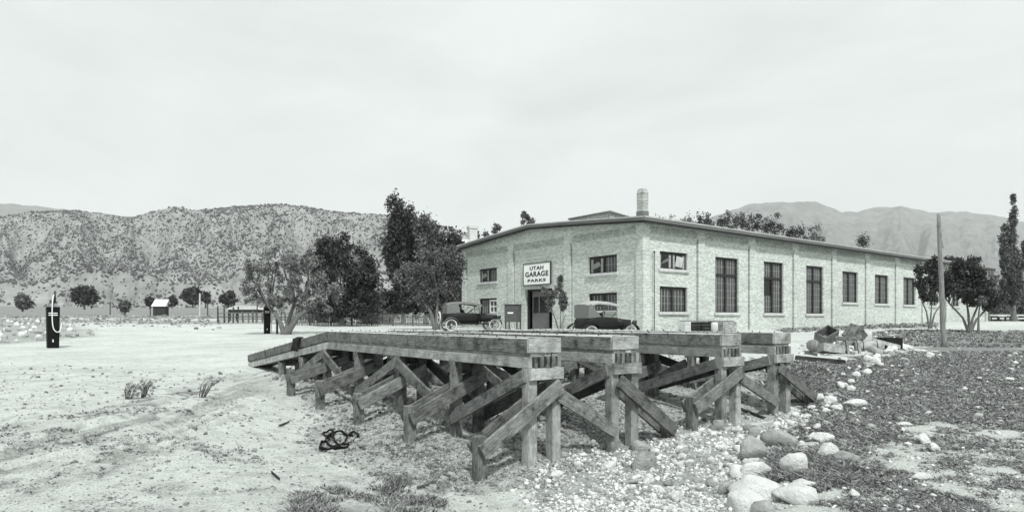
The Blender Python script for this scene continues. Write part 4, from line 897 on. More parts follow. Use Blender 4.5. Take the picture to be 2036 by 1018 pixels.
# behind and above the garage
for i, (bx, by, rx, ry, Yb, lab) in enumerate([(988,455,6,14,100,'slender tree top poking above the left slope of the garage roof'),(1044,435,8,16,100,'paired tree tops just above the peak of the garage roof'),(1055,444,6,8,100,'small tree top right beside the paired tree tops above the roof peak'),(967,470,4,8,110,'faint tree tip above the left end of the garage roof'),(948,470,5,15,105,'thin tree tip behind the chimney of the far house')]):
    tree(bx, 640, Yb, [(bx, by, rx, ry), (bx, by+ry*2, rx*1.6, ry), (bx, by+ry*4, rx*1.8, ry*1.5)], 2600, .22, LM, 'distant_tree', lab, 'tree', 'tree tops seen over the garage roof', trunk=.2, seed=60+i, nclump=30, clump=.5, depth=1)
for i, (bx, by, rx, ry, mm, dn) in enumerate([(1325,444,30,8,LP,1500),(1400,448,25,13,LD,3600),(1440,452,22,14,LD,3600),(1470,446,20,16,LM,3600),(1503,452,24,15,LD,4200),(1540,458,22,16,LD,4200),(1585,470,24,14,LD,3600),(1620,474,22,14,LM,2600),(1715,486,7,9,LD,900),(1365,445,16,9,LM,1600)]):
    lab = ['wispy pale tree top nearest the chimney above the garage roof','low dark tree top above the roof, third right of the chimney','dark rounded tree top above the second tall side window','loose twiggy tree top highest above the roofline','dark tree top right of the twiggy one above the roof','dark bushy tree top above the third tall side window','dark tree top low above the roof over the third tall window','thin tree top at the right end of the row above the roof','single tiny tree top poking over the roof beyond the row','sparse tree top between the wispy pale top and the low dark top'][i]
    tree(bx, 640, 95, [(bx, by, rx, ry), (bx+5, by+ry*2, rx, ry), (bx, by+ry*4, rx, ry*2), (bx-rx*.4, by-ry*.8, 3, ry), (bx+rx*.3, by-ry*.9, 3, ry*1.1)], dn, .15, mm, 'distant_tree', lab, 'tree', 'row of tree tops behind the garage roof', trunk=.2, seed=80+i, nclump=46 if dn > 1000 else 8, clump=.75)
# right: two low trees, tall poplar, and thicket
tree(1849, 652, 44, [(1848,540,18,26),(1832,565,12,24),(1865,555,18,32),(1852,592,20,10),(1856,520,8,14),(1826,540,7,14)], 8500, .09, LD, 'low_tree', 'small dark leaved tree with three thin stems left of the bare pole', trunk=.10, forks=[(-.75,0,2.3),(.15,0,2.2),(1.0,0,2.0)], seed=7, nclump=80, clump=.28)
tree(1928, 660, 38, [(1925,545,34,22),(1900,580,32,26),(1950,570,30,30),(1932,522,12,14),(1970,598,20,16),(1885,560,14,26),(1908,530,14,14),(1935,590,26,20)], 17000, .085, LD, 'low_tree', 'broad dark tree with spreading low limbs right of the bare pole', trunk=.15, forks=[(-1.2,0,1.7),(-.2,0,1.9),(.5,0,1.6),(1.2,.1,1.5)], seed=8, nclump=150, clump=.30)
tree(1945, 662, 37, [(1950,600,6,12)], 300, .08, LM, 'sapling', 'thin sapling stem close beside the broad dark tree', 'tree', trunk=.06, forks=[(.1,0,1.7)], seed=9, nclump=6, clump=.2)
tree(2016, 640, 70, [(2015,408,3,22),(2014,440,6,30),(2012,475,9,34),(1998,458,6,16),(1993,490,8,26),(2002,520,9,34),(2018,520,10,45),(2012,570,18,42),(2030,540,8,40),(2040,500,6,30)], 15000, .15, LM, 'poplar_tree', 'tall ragged poplar at the far right with gaps between its branches', trunk=.3, seed=10, nclump=190, clump=.30, depth=1, flat=1.8)
for i, (bx, by, rx, ry, Yb, mm, lab) in enumerate([(1985,600,22,26,85,LP,'pale bushy tree just right of the end of the garage'),(2040,600,30,26,90,LM,'grey bushy tree behind the foot of the ragged poplar'),(1895,530,22,16,95,LD,'dark tree top behind the far end of the garage roof'),(1960,560,18,22,95,LP,'pale thin tree behind the far right corner of the garage')]):
    tree(bx, 640, Yb, [(bx, by, rx, ry), (bx+4, by+ry*.9, rx, ry*.6)], 5000, .25, mm, 'background_tree', lab, 'tree', trunk=.15, seed=120+i, nclump=50, clump=.8)
# sapling before the door
tree(1113, 655, 37.5, [(1113,560,5,18),(1117,590,9,22),(1100,585,7,16),(1085,578,8,8),(1120,610,9,14),(1096,605,6,14)], 3400, .075, LM, 'sapling', 'slender young tree with upright shoots in front of the garage door edge', 'tree', trunk=.07, forks=[(.05,0,1.7),(-.45,0,1.5),(.35,0,1.2),(-.75,0,1.9)], seed=11, nclump=46, clump=.2)

# ------------------------------------------------------------------ pole
b = p2g(1877, 690); c = empty('bare_pole', b, 0, 'tall bare weathered wooden pole leaning slightly beside the dark trees', 'pole')
hp = (690-425)/F*b.y; pts = [(-.02*i/1.0*.9*hp/12, 0, -.2+hp*i/12+.0) for i in range(13)]
pts = [((random.uniform(-.012, .012))-.20*i/12, random.uniform(-.01, .01), -.15+(hp+.15)*i/12) for i in range(13)]
MB().tube(pts, [.098-.035*i/12+random.uniform(-.008, .008) for i in range(13)], 10).build('shaft', M['pole'], c, True)
MB().tube([(-.15, 0, hp*.83), (-.06, -.02, hp*.74)], [.03, .05], 6).build('branch_stub', M['pole'], c); MB().tube([(-.28, 0, hp*.90), (-.2, 0, hp*.94)], [.02, .03], 5).build('splinter', M['pole'], c)

# ------------------------------------------------------------------ things before the garage
p = Vector(((1020-CX)/F*40.0, 40.0, 0)); z = g1(p.x, p.y)
c = empty('supply_cabinet', (p.x, p.y, z), TH-math.pi/2+R(28), 'dark painted metal cabinet on thin legs left of the garage door', 'cabinet')
MB().box(-.44, .44, -.3, .3, .62, 1.66).build('box', M['cabinet'], c, bevel=.01); MB().box(-.47, .47, -.34, .34, 1.66, 1.70).build('lid', M['dark_frame'], c)
for sx in (-.38, .38):
    for sy in (-.25, .25): MB().box(sx-.03, sx+.03, sy-.03, sy+.03, -.1, .62).build('leg', M['dark_frame'], c)
MB().box(-.22, .16, -.315, -.302, 1.13, 1.22).build('label_plate', M['white_paint'], c); MB().box(.35, .37, -.32, -.30, 1.05, 1.25).build('handle', M['iron'], c)
def wl(px, off, zoff=0):   # a spot in front of the side wall
    u = U(px); p_ = C0+D1*u-D2*off; return Vector((p_.x, p_.y, g1(p_.x, p_.y)+zoff)), u
def crate(px, off, w_, d_, h_, m, label, name='crate', cat='crate', zoff=0, rz_=0, group=None):
    h_ += .16; p_, _ = wl(px, off, zoff); c = empty(name, p_, TH+rz_, label, cat, group)
    b_ = MB(); b_.box(-w_/2, w_/2, -d_/2, d_/2, 0, .03); b_.build('base', M[m], c)
    for j in range(3):
        z0_, z1_ = .03+(h_-.03)*j/3+.006, .03+(h_-.03)*(j+1)/3-.006
        for y_ in (-d_/2, d_/2-.02): MB().box(-w_/2, w_/2, y_, y_+.02, z0_, z1_).build('slat', M[m], c)
        for x_ in (-w_/2+.001, w_/2-.021): MB().box(x_, x_+.02, -d_/2+.02, d_/2-.02, z0_, z1_).build('slat', M[m], c)
    return c
ZB = .0
crate(1321, 1.4, .5, .5, .42, 'concrete', 'pale square block supporting the left end of the plank by the side wall', 'block', 'block')
crate(1337, 1.4, .75, .5, .40, 'wood_black', 'left dark box under the plank by the side wall'); crate(1358, 1.4, .8, .5, .40, 'wood_black', 'right dark box under the plank by the side wall')  # black slats paint the dark inside of open boxes
crate(1403, 1.4, 1.3, .6, .42, 'wood_pale', 'wide pale crate at the right end of the plank by the side wall')
p_, u_ = wl(1378, 1.4); c = empty('drum', p_, 0, 'pale rounded drum between the dark boxes and the wide crate', 'drum'); MB().tube([(0, 0, 0), (0, 0, .03), (0, 0, .3), (0, 0, .56)], [.26, .28, .28, .27], 16).build('shell', M['concrete'], c, True); MB().ring((0, 0, .56), 2, .27, .015, 16, 6).build('hoop', M['iron'], c, True)
pa, _ = wl(1316, 1.4, .61); pb, _ = wl(1388, 1.4, .61); pl = plank(pa, pb, .3, .05, Vector((0, 0, 1)).cross(pb-pa), M['wood'], 'plank_bench', None); tag(pl, 'grey plank lying across the boxes beside the side wall', 'plank')
pa, _ = wl(1385, 1.25, .62); pb, _ = wl(1422, 1.25, .60); pl = plank(pa, pb, .12, .04, Vector((0, 0, 1)).cross(pb-pa), M['wood_dark'], 'loose_board', None); tag(pl, 'thin dark board lying on top of the wide pale crate', 'board')

# ------------------------------------------------------------------ scrap pile
def scrap(name, cat, label, px, py, mbuild, rot=(0, 0, 0), zoff=0):
    p_ = p2g(px, py); c = empty(name, (p_.x, p_.y, p_.z+zoff), 0, label, cat); c.rotation_euler = rot; mbuild(c); return c
def openbox(w_, d_, h_, m):
    def f(c):
        MB().box(-w_/2, w_/2, -d_/2, d_/2, 0, .025).build('bottom', M[m], c)
        for a, b_, y0, y1 in ((-w_/2, w_/2, -d_/2, -d_/2+.025), (-w_/2, w_/2, d_/2-.025, d_/2), (-w_/2, -w_/2+.025, -d_/2+.025, d_/2-.025), (w_/2-.025, w_/2, -d_/2+.025, d_/2-.025)):
            MB().box(a, b_, y0, y1, .026, h_).build('side_panel', M[m], c)
    return f
def cyl(L, r, m, hoops=0, vertical=False):
    def f(c):
        ax = (lambda t: (0, 0, t)) if vertical else (lambda t: (t, 0, r))
        MB().tube([ax(0 if vertical else -L/2), ax(L*.25 if vertical else -L/4), ax(L*.5 if vertical else 0), ax(L*.75 if vertical else L/4), ax(L if vertical else L/2)], [r*.88, r*.98, r, r*.98, r*.88], 14).build('shell', M[m], c, True)
        for h in range(hoops):
            t = (h+.5)/hoops; MB().tube([ax((t-.015)*L-(0 if vertical else L/2)), ax((t+.015)*L-(0 if vertical else L/2))], [r*1.02, r*1.02], 14).build('hoop', M['iron'], c, True)
    return f
scrap('log_round', 'log', 'round cut log end at the left of the scrap pile', 1617, 699, cyl(.5, .19, 'pole'), (0, 0, R(70)))
scrap('open_crate', 'crate', 'tilted open wooden crate topping the left of the scrap pile', 1642, 694, openbox(.6, .42, .36, 'wood'), (R(28), R(-24), R(20)), .28)
scrap('open_crate', 'crate', 'broken grey box lying under the tilted crate in the scrap pile', 1650, 702, openbox(.7, .42, .25, 'wood_pale'), (R(-10), R(8), R(10)), 0)
scrap('barrel', 'barrel', 'fallen grey barrel on its side in the middle of the scrap pile', 1728, 699, cyl(.8, .17, 'wood_pale', 2), (0, 0, R(-14)))
scrap('open_crate', 'crate', 'dark square box with pale rim at the right end of the scrap pile', 1769, 694, openbox(.62, .45, .38, 'wood_black'), (0, 0, R(8)), 0)
scrap('drum', 'drum', 'upright white drum standing behind the barrel in the scrap pile', 1719, 689, cyl(.55, .25, 'concrete', 0, True), (0, 0, 0), 0)
scrap('trestle', 'trestle', 'small pale wooden trestle leaning at the front of the scrap pile', 1687, 703, lambda c: ([MB().box(x-.035, x+.035, -.03, .03, -.05, .55).build('leg', M['wood_pale'], c) for x in (-.3, .0, .36)], MB().box(-.36, .42, -.04, .04, .42, .54).build('top_rail', M['wood'], c)), (R(-14), 0, R(6)))
scrap('broken_crate', 'crate', 'upended broken crate with raised point behind the trestle', 1690, 694, openbox(.5, .4, .5, 'wood'), (R(15), R(38), R(30)), .25)
scrap('log', 'log', 'rough barked log lying behind the barrel towards the square box', 1748, 693, cyl(1.0, .12, 'bark'), (0, 0, R(5)), .05)
for i, (a, b_, lab) in enumerate([((1664,697,.1),(1712,668,.65),'splintered board slanting up across the scrap pile'),((1672,690,.2),(1696,662,.75),'short board standing on end in the scrap pile'),((1700,672,.45),(1655,690,.3),'pale board lying crosswise on the scrap pile'),((1735,676,.35),(1790,690,.3),'long pale plank resting on the square box of the scrap pile')]):
    q = p2g(a[0], 698); Yq = q.y; A = at(a[0], a[1], Yq+a[2]); B_ = at(b_[0], b_[1], Yq+b_[2]); A.z = max(A.z, g1(A.x, A.y)+.03); B_.z = max(B_.z, g1(B_.x, B_.y)+.03)
    tag(plank(A, B_, .13, .03, Vector((0, .4, 1)), M['wood_pale'] if i > 1 else M['wood'], 'scrap_board', None), lab, 'board')
for i, (a, b_, z_, m_, lab) in enumerate([((1625,690),(1655,684),.12,'wood_dark','dark slat jutting from under the tilted crate'),((1660,700),(1700,704),.05,'wood','grey slat flat on the dirt before the trestle'),((1705,696),(1745,704),.05,'wood_pale','pale slat lying against the fallen barrel'),((1755,700),(1800,692),.04,'wood_dark','dark slat on the dirt right of the square box'),((1600,704),(1625,708),.04,'wood','short slat lying left of the round log end')]):
    A = p2g(*a); B_ = p2g(*b_); A.z += z_; B_.z += .03; tag(plank(A, B_, .09, .025, Vector((0, .5, 1)), M[m_], 'scrap_board', None), lab, 'board')
# low timber edging by the bank
A = p2g(1582, 716); B_ = p2g(1680, 722); A.z += .05; B_.z += .05; tag(plank(A, B_, .12, .12, Vector((0, 0, 1)), M['wood_dark'], 'edging_timber', None), 'long dark timber edging lying below the scrap pile', 'timber')
for a, b_, w_, m_, lab in [((1236,960),(1292,952),.09,'wood_pale','short pale plank lying on the gravel in front of the racks'),((1470,815),(1520,832),.10,'wood_dark','dark board lying on the ground beneath the farther rack'),((830,975),(868,962),.03,'bark','thin dead branch lying in the weeds at the bottom'),
    ((540,944),(556,958),.012,'wood_dark','little dark twig on the pale dirt below the bank'),((555,850),(575,842),.025,'wood_dark','small forked twig on the pale dirt beside the bank'),((195,869),(235,862),.03,'wood_pale','pale straight stick lying beside the cart ruts')]:
    A = p2g(*a); B_ = p2g(*b_); A.z = g1(A.x, A.y)+.025; B_.z = g1(B_.x, B_.y)+.025; tag(plank(A, B_, w_*.7, .02, Vector((0, 0, 1)).cross(B_-A), M[m_], 'loose_stick' if w_ < .07 else 'loose_plank', None), lab, 'stick' if w_ < .07 else 'plank')

# coiled hose
hp_ = [(700,872),(680,866),(662,868),(668,882),(690,886),(705,880),(712,874),(700,868),(690,876),(668,890),(648,878),(662,866),(650,862),(642,868),(655,876),(640,884),(637,898),(652,900),(680,897),(696,890)]
q = []
W_ = [p2g(a, b_) for a, b_ in hp_]
for i in range(len(W_)-1):
    for s_ in range(4):
        t = s_/4; p0 = W_[max(i-1, 0)]; p1 = W_[i]; p2 = W_[i+1]; p3 = W_[min(i+2, len(W_)-1)]
        v = .5*((2*p1)+(p2-p0)*t+(2*p0-5*p1+4*p2-p3)*t*t+(-p0+3*p1-3*p2+p3)*t**3); v.z = g1(v.x, v.y)+.03+.02*math.sin(i*1.3); q.append(v)
tag(MB().tube(q, [.019+.005*math.sin(i*.9) for i in range(len(q))], 8).build('coiled_hose', M['pump'], None, True), 'thick black hose lying in loose coils on the dirt bank', 'hose')

# ------------------------------------------------------------------ fences, far structures
Yf = 58.; c = empty('picket_fence', (at(575, 640, Yf).x, Yf, 0), 0, 'long weathered picket fence behind the yard from the forked tree to the garage', 'fence')
x0 = at(575, 640, Yf).x; x1 = at(862, 640, Yf).x; mb = MB(); x = x0
while x < x1:
    zb = g1(x, Yf); h = 1.05+random.uniform(-.06, .06); l = random.uniform(-.03, .03); mb.box(x-x0-.035+l, x-x0+.035+l, -.012, .012, zb, zb+h); x += .135
o = mb.build('pickets', M['wood'], c); o['kind'] = 'stuff'
for zz in (.3, .8): mb = MB(); zb0, zb1 = g1(x0, Yf), g1(x1, Yf); mb.tube([(0, .04, zb0+zz), (x1-x0, .04, zb1+zz)], .035, 4); mb.build('rail', M['wood_dark'], c)
for i in range(8): xx = (x1-x0)*i/7; zb = g1(x0+xx, Yf); MB().box(xx-.06, xx+.06, .06, .18, zb-.2, zb+1.15+random.uniform(-.05, .3)).build('fence_post', M['wood_dark'], c)
Yf = 66.; x0 = at(436, 640, Yf).x; c = empty('corral_fence', (x0, Yf, 0), 0, 'tumbledown rail corral of rough posts left of the picket fence', 'fence'); x1 = at(588, 640, Yf).x
for i in range(17):
    xx = (x1-x0)*i/16+random.uniform(-.12, .12); zb = g1(x0+xx, Yf); h = (1.5 if i < 5 else 1.15)+random.uniform(-.2, .25)
    MB().tube([(xx, random.uniform(-.1, .1), zb-.2), (xx+random.uniform(-.08, .08), 0, zb+h)], [.09, .07], 6).build('fence_post', M['wood_dark'] if i < 5 else M['wood'], c)
for j, zz in enumerate((.3, .6, .95)): MB().tube([(0, -.1, g1(x0, Yf)+zz), ((x1-x0)*.5, -.1, g1((x0+x1)/2, Yf)+zz+.05), (x1-x0, -.1, g1(x1, Yf)+zz)], .05, 5).build('rail', M['wood'], c)
p = at(490, 628, 75.); z = g1(p.x, p.y); c = empty('low_shed', (p.x, p.y, z), 0, 'low open sided shed with a pale rounded load behind the corral', 'shed')
MB().box(-1.6, 1.6, -1, 1, .9, 1.3).build('wall', M['wood_dark'], c); mb = MB()
for i in range(8):
    a0_, a1_ = math.pi*i/8, math.pi*(i+1)/8; mb.quad((-1.8*math.cos(a0_)*1.0, -1.1, 1.305+.45*math.sin(a0_)), (-1.8*math.cos(a1_), -1.1, 1.305+.45*math.sin(a1_)), (-1.8*math.cos(a1_), 1.1, 1.305+.45*math.sin(a1_)), (-1.8*math.cos(a0_), 1.1, 1.305+.45*math.sin(a0_)))
mb.poly([(-1.8*math.cos(math.pi*i/8), -1.1, 1.305+.45*math.sin(math.pi*i/8)) for i in range(9)]); mb.build('roof', M['concrete'], c)
for sx in (-1.5, 1.5):
    for sy in (-.9, .9): MB().box(sx-.08, sx+.08, sy-.08, sy+.08, -.1, .9).build('leg', M['wood_dark'], c)
Yf = 140.; p = at(320, 618, Yf); z = g1(p.x, p.y); c = empty('white_shed', (p.x, p.y, z), R(6), 'small pale hut with a white slanting roof far out on the valley floor', 'shed')
hgt = EYE-(609-HY)/F*Yf-z
MB().box(-1.2, 1.2, -1, 1, -.1, hgt-.05).build('wall', M['wood_dark'], c); t_ = EYE-(595-HY)/F*Yf-z
MB().poly([(-1.5, -1.3, hgt), (1.5, -1.3, hgt), (1.4, .6, t_), (-1.4, .6, t_)]).poly([(-1.4, .6, t_), (1.4, .6, t_), (1.5, 1.3, hgt+.5), (-1.5, 1.3, hgt+.5)]).build('roof', M['white_paint'], c)
MB().box(-1.7, -1.55, -1.4, -1.25, -.1, hgt*.8).build('post', M['wood_dark'], c)
for px_, y0_, y1_, Yb, r_, m_, lab in [(397,622,583,120,.16,'concrete','pale straight telegraph post beside the dark round tree'),(413,612,590,150,.12,'wood_dark','short dark post just right of the pale telegraph post'),(511,640,600,70,.07,'wood_dark','thin dark upright pole at the right end of the low shed'),(219,612,600,130,.1,'wood_dark','thin bare stick pole beyond the lone petrol pump'),(655,642,612,66,.09,'wood','plain post rising above the picket fence under the dark tree')]:
    p = at(px_, y0_, Yb); z = g1(p.x, p.y); zt_ = EYE-(y1_-HY)/F*Yb; c = empty('post', (p.x, p.y, z), 0, lab, 'post'); MB().tube([(0, 0, -.2), (0, 0, (zt_-z)*.5), (.04, 0, zt_-z)], [r_, r_*.95, r_*.85], 8).build('shaft', M[m_], c)
# far house whose pale chimney shows over the roof
Yb = 88.; p = at(935, 640, Yb); z = g1(p.x, p.y); c = empty('far_house', (p.x, p.y, z), R(20), 'pale house behind the garage with only its square chimney showing', 'house')
zt_ = EYE-(476-HY)/F*Yb-z; w_ = 4.; MB().box(-w_, w_, -3, 3, -.3, zt_-2.2).build('wall', M['concrete'], c)
rf = MB().poly([(-w_-.4, -3.4, zt_-2.3), (w_+.4, -3.4, zt_-2.3), (w_+.4, 0, zt_), (-w_-.4, 0, zt_)]).poly([(-w_-.4, 3.4, zt_-2.3), (w_+.4, 3.4, zt_-2.3), (w_+.4, 0, zt_), (-w_-.4, 0, zt_)]).build('roof', M['concrete'], c)
ct_ = EYE-(450-HY)/F*Yb-z; cx_ = 0.3; MB().box(cx_-.55, cx_+.55, -.55, .55, zt_-1, ct_-.35).box(cx_-.66, cx_+.66, -.66, .66, ct_-.35, ct_).build('chimney', M['concrete'], rf)
# far right bits
for i, (px_, w_, h_, lab) in enumerate([(1985,22,12,'low plank table under the trees beyond the end of the garage'),(2010,14,10,'small pale cart body under the ragged poplar')]):
    Yb = 74.; p = at(px_, 636, Yb); z = g1(p.x, p.y); c = empty('yard_table', (p.x, p.y, z), .2, lab, 'table'); ww = w_/F*Yb/2
    MB().box(-ww, ww, -.5, .5, .55, .65).build('top', M['concrete'], c)
    for sx in (-1, 1):
        for sy in (-.4, .4): MB().box(sx*ww*.85-.05, sx*ww*.85+.05, sy-.05, sy+.05, -.1, .55).build('leg', M['wood_dark'], c)
Yb = 80.; x0 = at(1967, 640, Yb).x; c = empty('board_fence', (x0, Yb, 0), 0, 'low pale board fence at the right edge beyond the garage', 'fence')
for i in range(6): xx = i*1.6; zb = g1(x0+xx, Yb); MB().box(xx-.07, xx+.07, -.07, .07, zb-.2, zb+1.1).build('fence_post', M['wood'], c)
for zz in (.35, .75): MB().box(0, 8, -.1, -.07, g1(x0+4, Yb)+zz, g1(x0+4, Yb)+zz+.18).build('board', M['concrete'], c)

# ------------------------------------------------------------------ boulders
def rock(px, pyb, wpx, hpx, m, label=None, seed=0, group=None, base=ICO3, sink=.12, name='boulder'):
    p = p2g(px, pyb-hpx*.12); s = p.y/F; rx = wpx*s/2; rz_ = hpx*s*.62; V, Fc = base; rg = np.random.default_rng(seed)
    off = rg.uniform(-50, 50, 3); out_ = np.empty_like(V); PL_ = []
    for _ in range(12): a_ = rg.normal(0, 1, 3); PL_.append((a_/np.linalg.norm(a_), rg.uniform(.5, .78)))
    for i, v in enumerate(V):
        n1 = mnoise.noise(Vector(v*.9+off)); n2 = mnoise.noise(Vector(v*2.3+off)); n3 = mnoise.noise(Vector(v*5.+off)); f = 1+.42*n1+.26*n2+.12*n3
        q = v*f
        for nn_, dd_ in PL_:
            e_ = float(q @ nn_)-dd_
            if e_ > 0: q = q-nn_*e_*.9
        out_[i] = q
    out_ *= np.array([rx, rx*rg.uniform(.6, .85), rz_])*1.2
    o = link(name, npmesh(name, out_, Fc, True), m, None, (p.x, p.y+rx*.25, p.z+rz_*.45), (rg.uniform(-.12, .12), rg.uniform(-.15, .15), rg.uniform(-.35, .35)))
    return tag(o, label, 'boulder' if name == 'boulder' else 'stone', group)
ST, SG = M['stone'], M['stone_grey']
for i, (px, pyb, w_, h_, m_, lab) in enumerate([
 (1584,943,72,38,ST,'smooth rounded pale boulder in the weeds, uppermost of the big ones'),(1512,945,66,30,ST,'flat topped white boulder with a dark hollow beneath'),(1512,1002,95,52,ST,'largest white boulder at the bottom of the stone line'),
 (1600,1006,92,36,ST,'long white boulder lying right of the largest one'),(1597,976,56,22,ST,'low pale boulder tucked behind the long white one'),(1480,1022,76,48,ST,'pale boulder cut by the bottom edge left of the largest'),(1520,1026,60,28,SG,'grey flat boulder at the very bottom edge'),
 (1550,893,52,42,SG,'dark grey angular boulder beside the rack end of the stone line'),(1500,915,52,42,SG,'smooth mid grey boulder leaning against the white flat topped one'),(1690,922,46,24,SG,'rounded grey boulder half sunk in the weeds'),
 (1652,912,44,34,ST,'white boulder touching the half sunk grey one'),(1640,876,36,18,ST,'small angular white boulder above the weeds'),(1706,810,46,17,ST,'long white stone lying alone in the upper weeds'),(1651,806,26,18,ST,'squarish white stone left of the long one in the weeds'),
 (1832,953,36,13,ST,'flat white stone lying in the bare patch on the right'),(1841,884,24,21,ST,'upright pale stone in the middle of the right meadow'),(1862,898,28,13,ST,'small flat stone just right of the upright pale stone'),(1700,988,26,15,ST,'oval white stone in the weeds near the bottom right'),
 (1285,938,52,38,SG,'large slanting grey stone on the gravel in front of the racks'),(1213,931,30,15,ST,'smooth oval stone on the gravel left of the slanting grey one'),(1275,902,34,22,SG,'brown grey stone beside the nearer rack posts'),(1106,950,26,14,ST,'pale flat stone where the gravel starts under the nearer rack'),
 (1345,1000,26,22,ST,'rounded stone low on the gravel near the bottom middle'),(1442,990,34,30,SG,'mid grey stone on the gravel left of the largest boulder'),(1470,948,40,24,ST,'pale stone wedged left of the flat topped boulder'),(1120,905,20,14,SG,'small dark stone at the foot of the nearest rack post'),
 (1425,860,24,30,SG,'rounded grey stone behind the stake of the farther rack'),(1500,868,30,20,SG,'grey stone in the rubble right of the farther rack'),(1800,695,26,12,ST,'pale stone beside the foot of the scrap pile'),(1742,722,30,14,ST,'pale stone at the upper end of the stone line'),(1850,712,22,12,ST,'small pale stone alone near the bare pole'),
 (1800,848,30,7,ST,'thin flat white stone lying in the middle of the weeds'),(2009,758,18,8,ST,'little white stone near the right edge of the meadow'),(834,905,22,20,SG,'dark lump of earth beside the second stake from the camera'),(505,897,13,9,SG,'small dark stone alone on the pale dirt'),(664,922,13,11,SG,'small dark clod just below the coiled hose')]):
    rock(px, pyb, w_, h_, m_, lab, 200+i)
# medium stones
def stl(k_, a, b_, i):
    if k_ == 'gravel': return 'loose stone '+('low in the gravel bed towards the bottom' if b_ > 950 else 'in the gravel close to the rack posts' if b_ < 895 else 'in the middle of the gravel bed')+(', on the pump side' if a < 1250 else ', on the meadow side')
    if k_ == 'line': return 'whitish stone '+('at the upper end of the stone line below the scrap pile' if b_ < 740 else 'halfway down the line beside the farther rack' if b_ < 800 else 'in the stone line just above the big boulders')
    return 'rough rock '+('at the left end of the rock heap' if a < 50 else 'at the thin right end of the rock heap' if a > 125 else 'in the rock heap right behind the lone petrol pump')+(', far side' if b_ < 658 else ', near side')
ROCKBED = [(1060,950),(1130,915),(1250,893),(1400,865),(1480,850),(1600,826),(1650,850),(1560,890),(1470,960),(1440,1030),(1060,1030)]
LINE = [(1590,835),(1640,775),(1680,740),(1740,700),(1800,690),(1770,720),(1700,770),(1660,830),(1610,880),(1570,900)]
def sample(poly, n, seed, acc=None):
    rg = np.random.default_rng(seed); P_ = np.array(poly); out_ = []
    while len(out_) < n:
        px = rg.uniform(P_[:, 0].min(), P_[:, 0].max(), 4*n); py = rg.uniform(P_[:, 1].min(), P_[:, 1].max(), 4*n); k_ = inpoly(px, py, poly)
        out_ += list(zip(px[k_], py[k_]))
    return np.array(out_[:n])
_YG = np.exp(np.linspace(math.log(4.2), math.log(120), 420))
def p2gN(P_):
    # depth by lookup on a coarse table of (column, depth)
    kc = np.linspace(-1.0, 1.3, 150); Kc, Yc = np.meshgrid(kc, _YG, indexing='ij'); Q = HY+(EYE-gsm(Kc*Yc, Yc))*F/Yc
    Q = np.minimum.accumulate(Q, axis=1); k_ = (P_[:, 0]-CX)/F; i = np.clip(((k_-kc[0])/(kc[1]-kc[0])).round().astype(int), 0, len(kc)-1)
    Y = np.array([np.interp(-py, -Q[a], _YG) for a, py in zip(i, P_[:, 1])]); x = k_*Y; return np.stack([x, Y, gz(x, Y)], -1)
pts = sample(ROCKBED, 95, 5)
for i, (a, b_) in enumerate(pts): s_ = random.uniform(10, 24); rock(a, b_, s_, s_*.7, random.choice([ST, ST, SG]), stl('gravel', a, b_, i), 400+i, 'loose stones of the gravel bed', ICO2, name='stone')
pts = sample(LINE, 60, 6)
for i, (a, b_) in enumerate(pts): s_ = random.uniform(9, 23); rock(a, b_, s_, s_*.65, random.choice([ST, ST, ST, ST, SG]), stl('line', a, b_, i), 600+i, 'stones lined along the meadow edge', ICO2, name='stone')
LP_ = [(-40,640),(60,636),(120,642),(170,655),(185,668),(120,676),(0,684),(-40,684)]
pts = sample(LP_, 85, 7)
for i, (a, b_) in enumerate(pts): s_ = random.uniform(7, 16)*(1 if b_ > 650 else .7); rock(a, b_, s_, s_*.75, random.choice([ST, SG, SG]), stl('heap', a, b_, i), 800+i, 'rocks heaped behind the lone petrol pump', ICO2, name='stone')
def scat(name, poly, n, sz, m, lab, cat, seed, base=ICO1, jit=.34, patch=0):
    P_ = sample(poly, n, seed); P_ = P_+np.random.default_rng(seed+9).normal(0, 1, P_.shape)*np.array([17, 6]); W_ = p2gN(P_)
    if patch: v_ = fbm(W_[:, 0]*1.3, W_[:, 1]*1.3, seed, 4)+.5*(fbm(W_[:, 0]*5, W_[:, 1]*5, seed+3, 2)-.5); W_ = W_[v_ > patch]; n = len(W_)
    rg = np.random.default_rng(seed+1); S = (W_[:, 1]/F)*(sz[0]+(sz[1]-sz[0])*rg.uniform(0, 1, n)**2.2)*.5
    S *= np.where(rg.uniform(0, 1, n) < .12, 1.7, 1.0); return scatter(name, W_, S, base, m, jit, (.5, .95), .30, False, lab, cat, seed)
scat('gravel_bed', ROCKBED, 13000, (2, 9), M['pebble'], 'bed of small pale gravel spread in front of the racks', 'gravel', 31, patch=.40)
scat('gravel_edge', [(1040,960),(1140,900),(1300,850),(1500,820),(1680,800),(1700,900),(1560,1000),(1450,1040),(1030,1040)], 3600, (2, 9), M['pebble'], 'scattered small gravel along the margin of the stone bed', 'gravel', 32)
scat('bank_clods', [(x, y) for x, y in BANKP], 15000, (1.5, 8), M['clod'], 'crumbly earth clods on the bank below the rack stakes', 'earth', 33)
scat('under_rack_earth', [(980,740),(1290,700),(1560,715),(1560,815),(1430,850),(1250,880),(1100,910),(960,860),(760,790)], 6000, (1.5, 8), M['clod'], 'rough crumbly earth beneath the timber racks', 'earth', 38)
scat('yard_grit', [(-100,720),(480,740),(620,850),(760,960),(1060,1000),(1060,1060),(-100,1060)], 4200, (1.2, 6.5), M['clod'], 'sparse grit and crumbs over the pale yard', 'grit', 34)
scat('rubble_strip', [(-60,641),(440,640),(440,633),(-60,630)], 1500, (2, 7), M['clod'], 'strip of rubble beside the far road', 'rubble', 35)
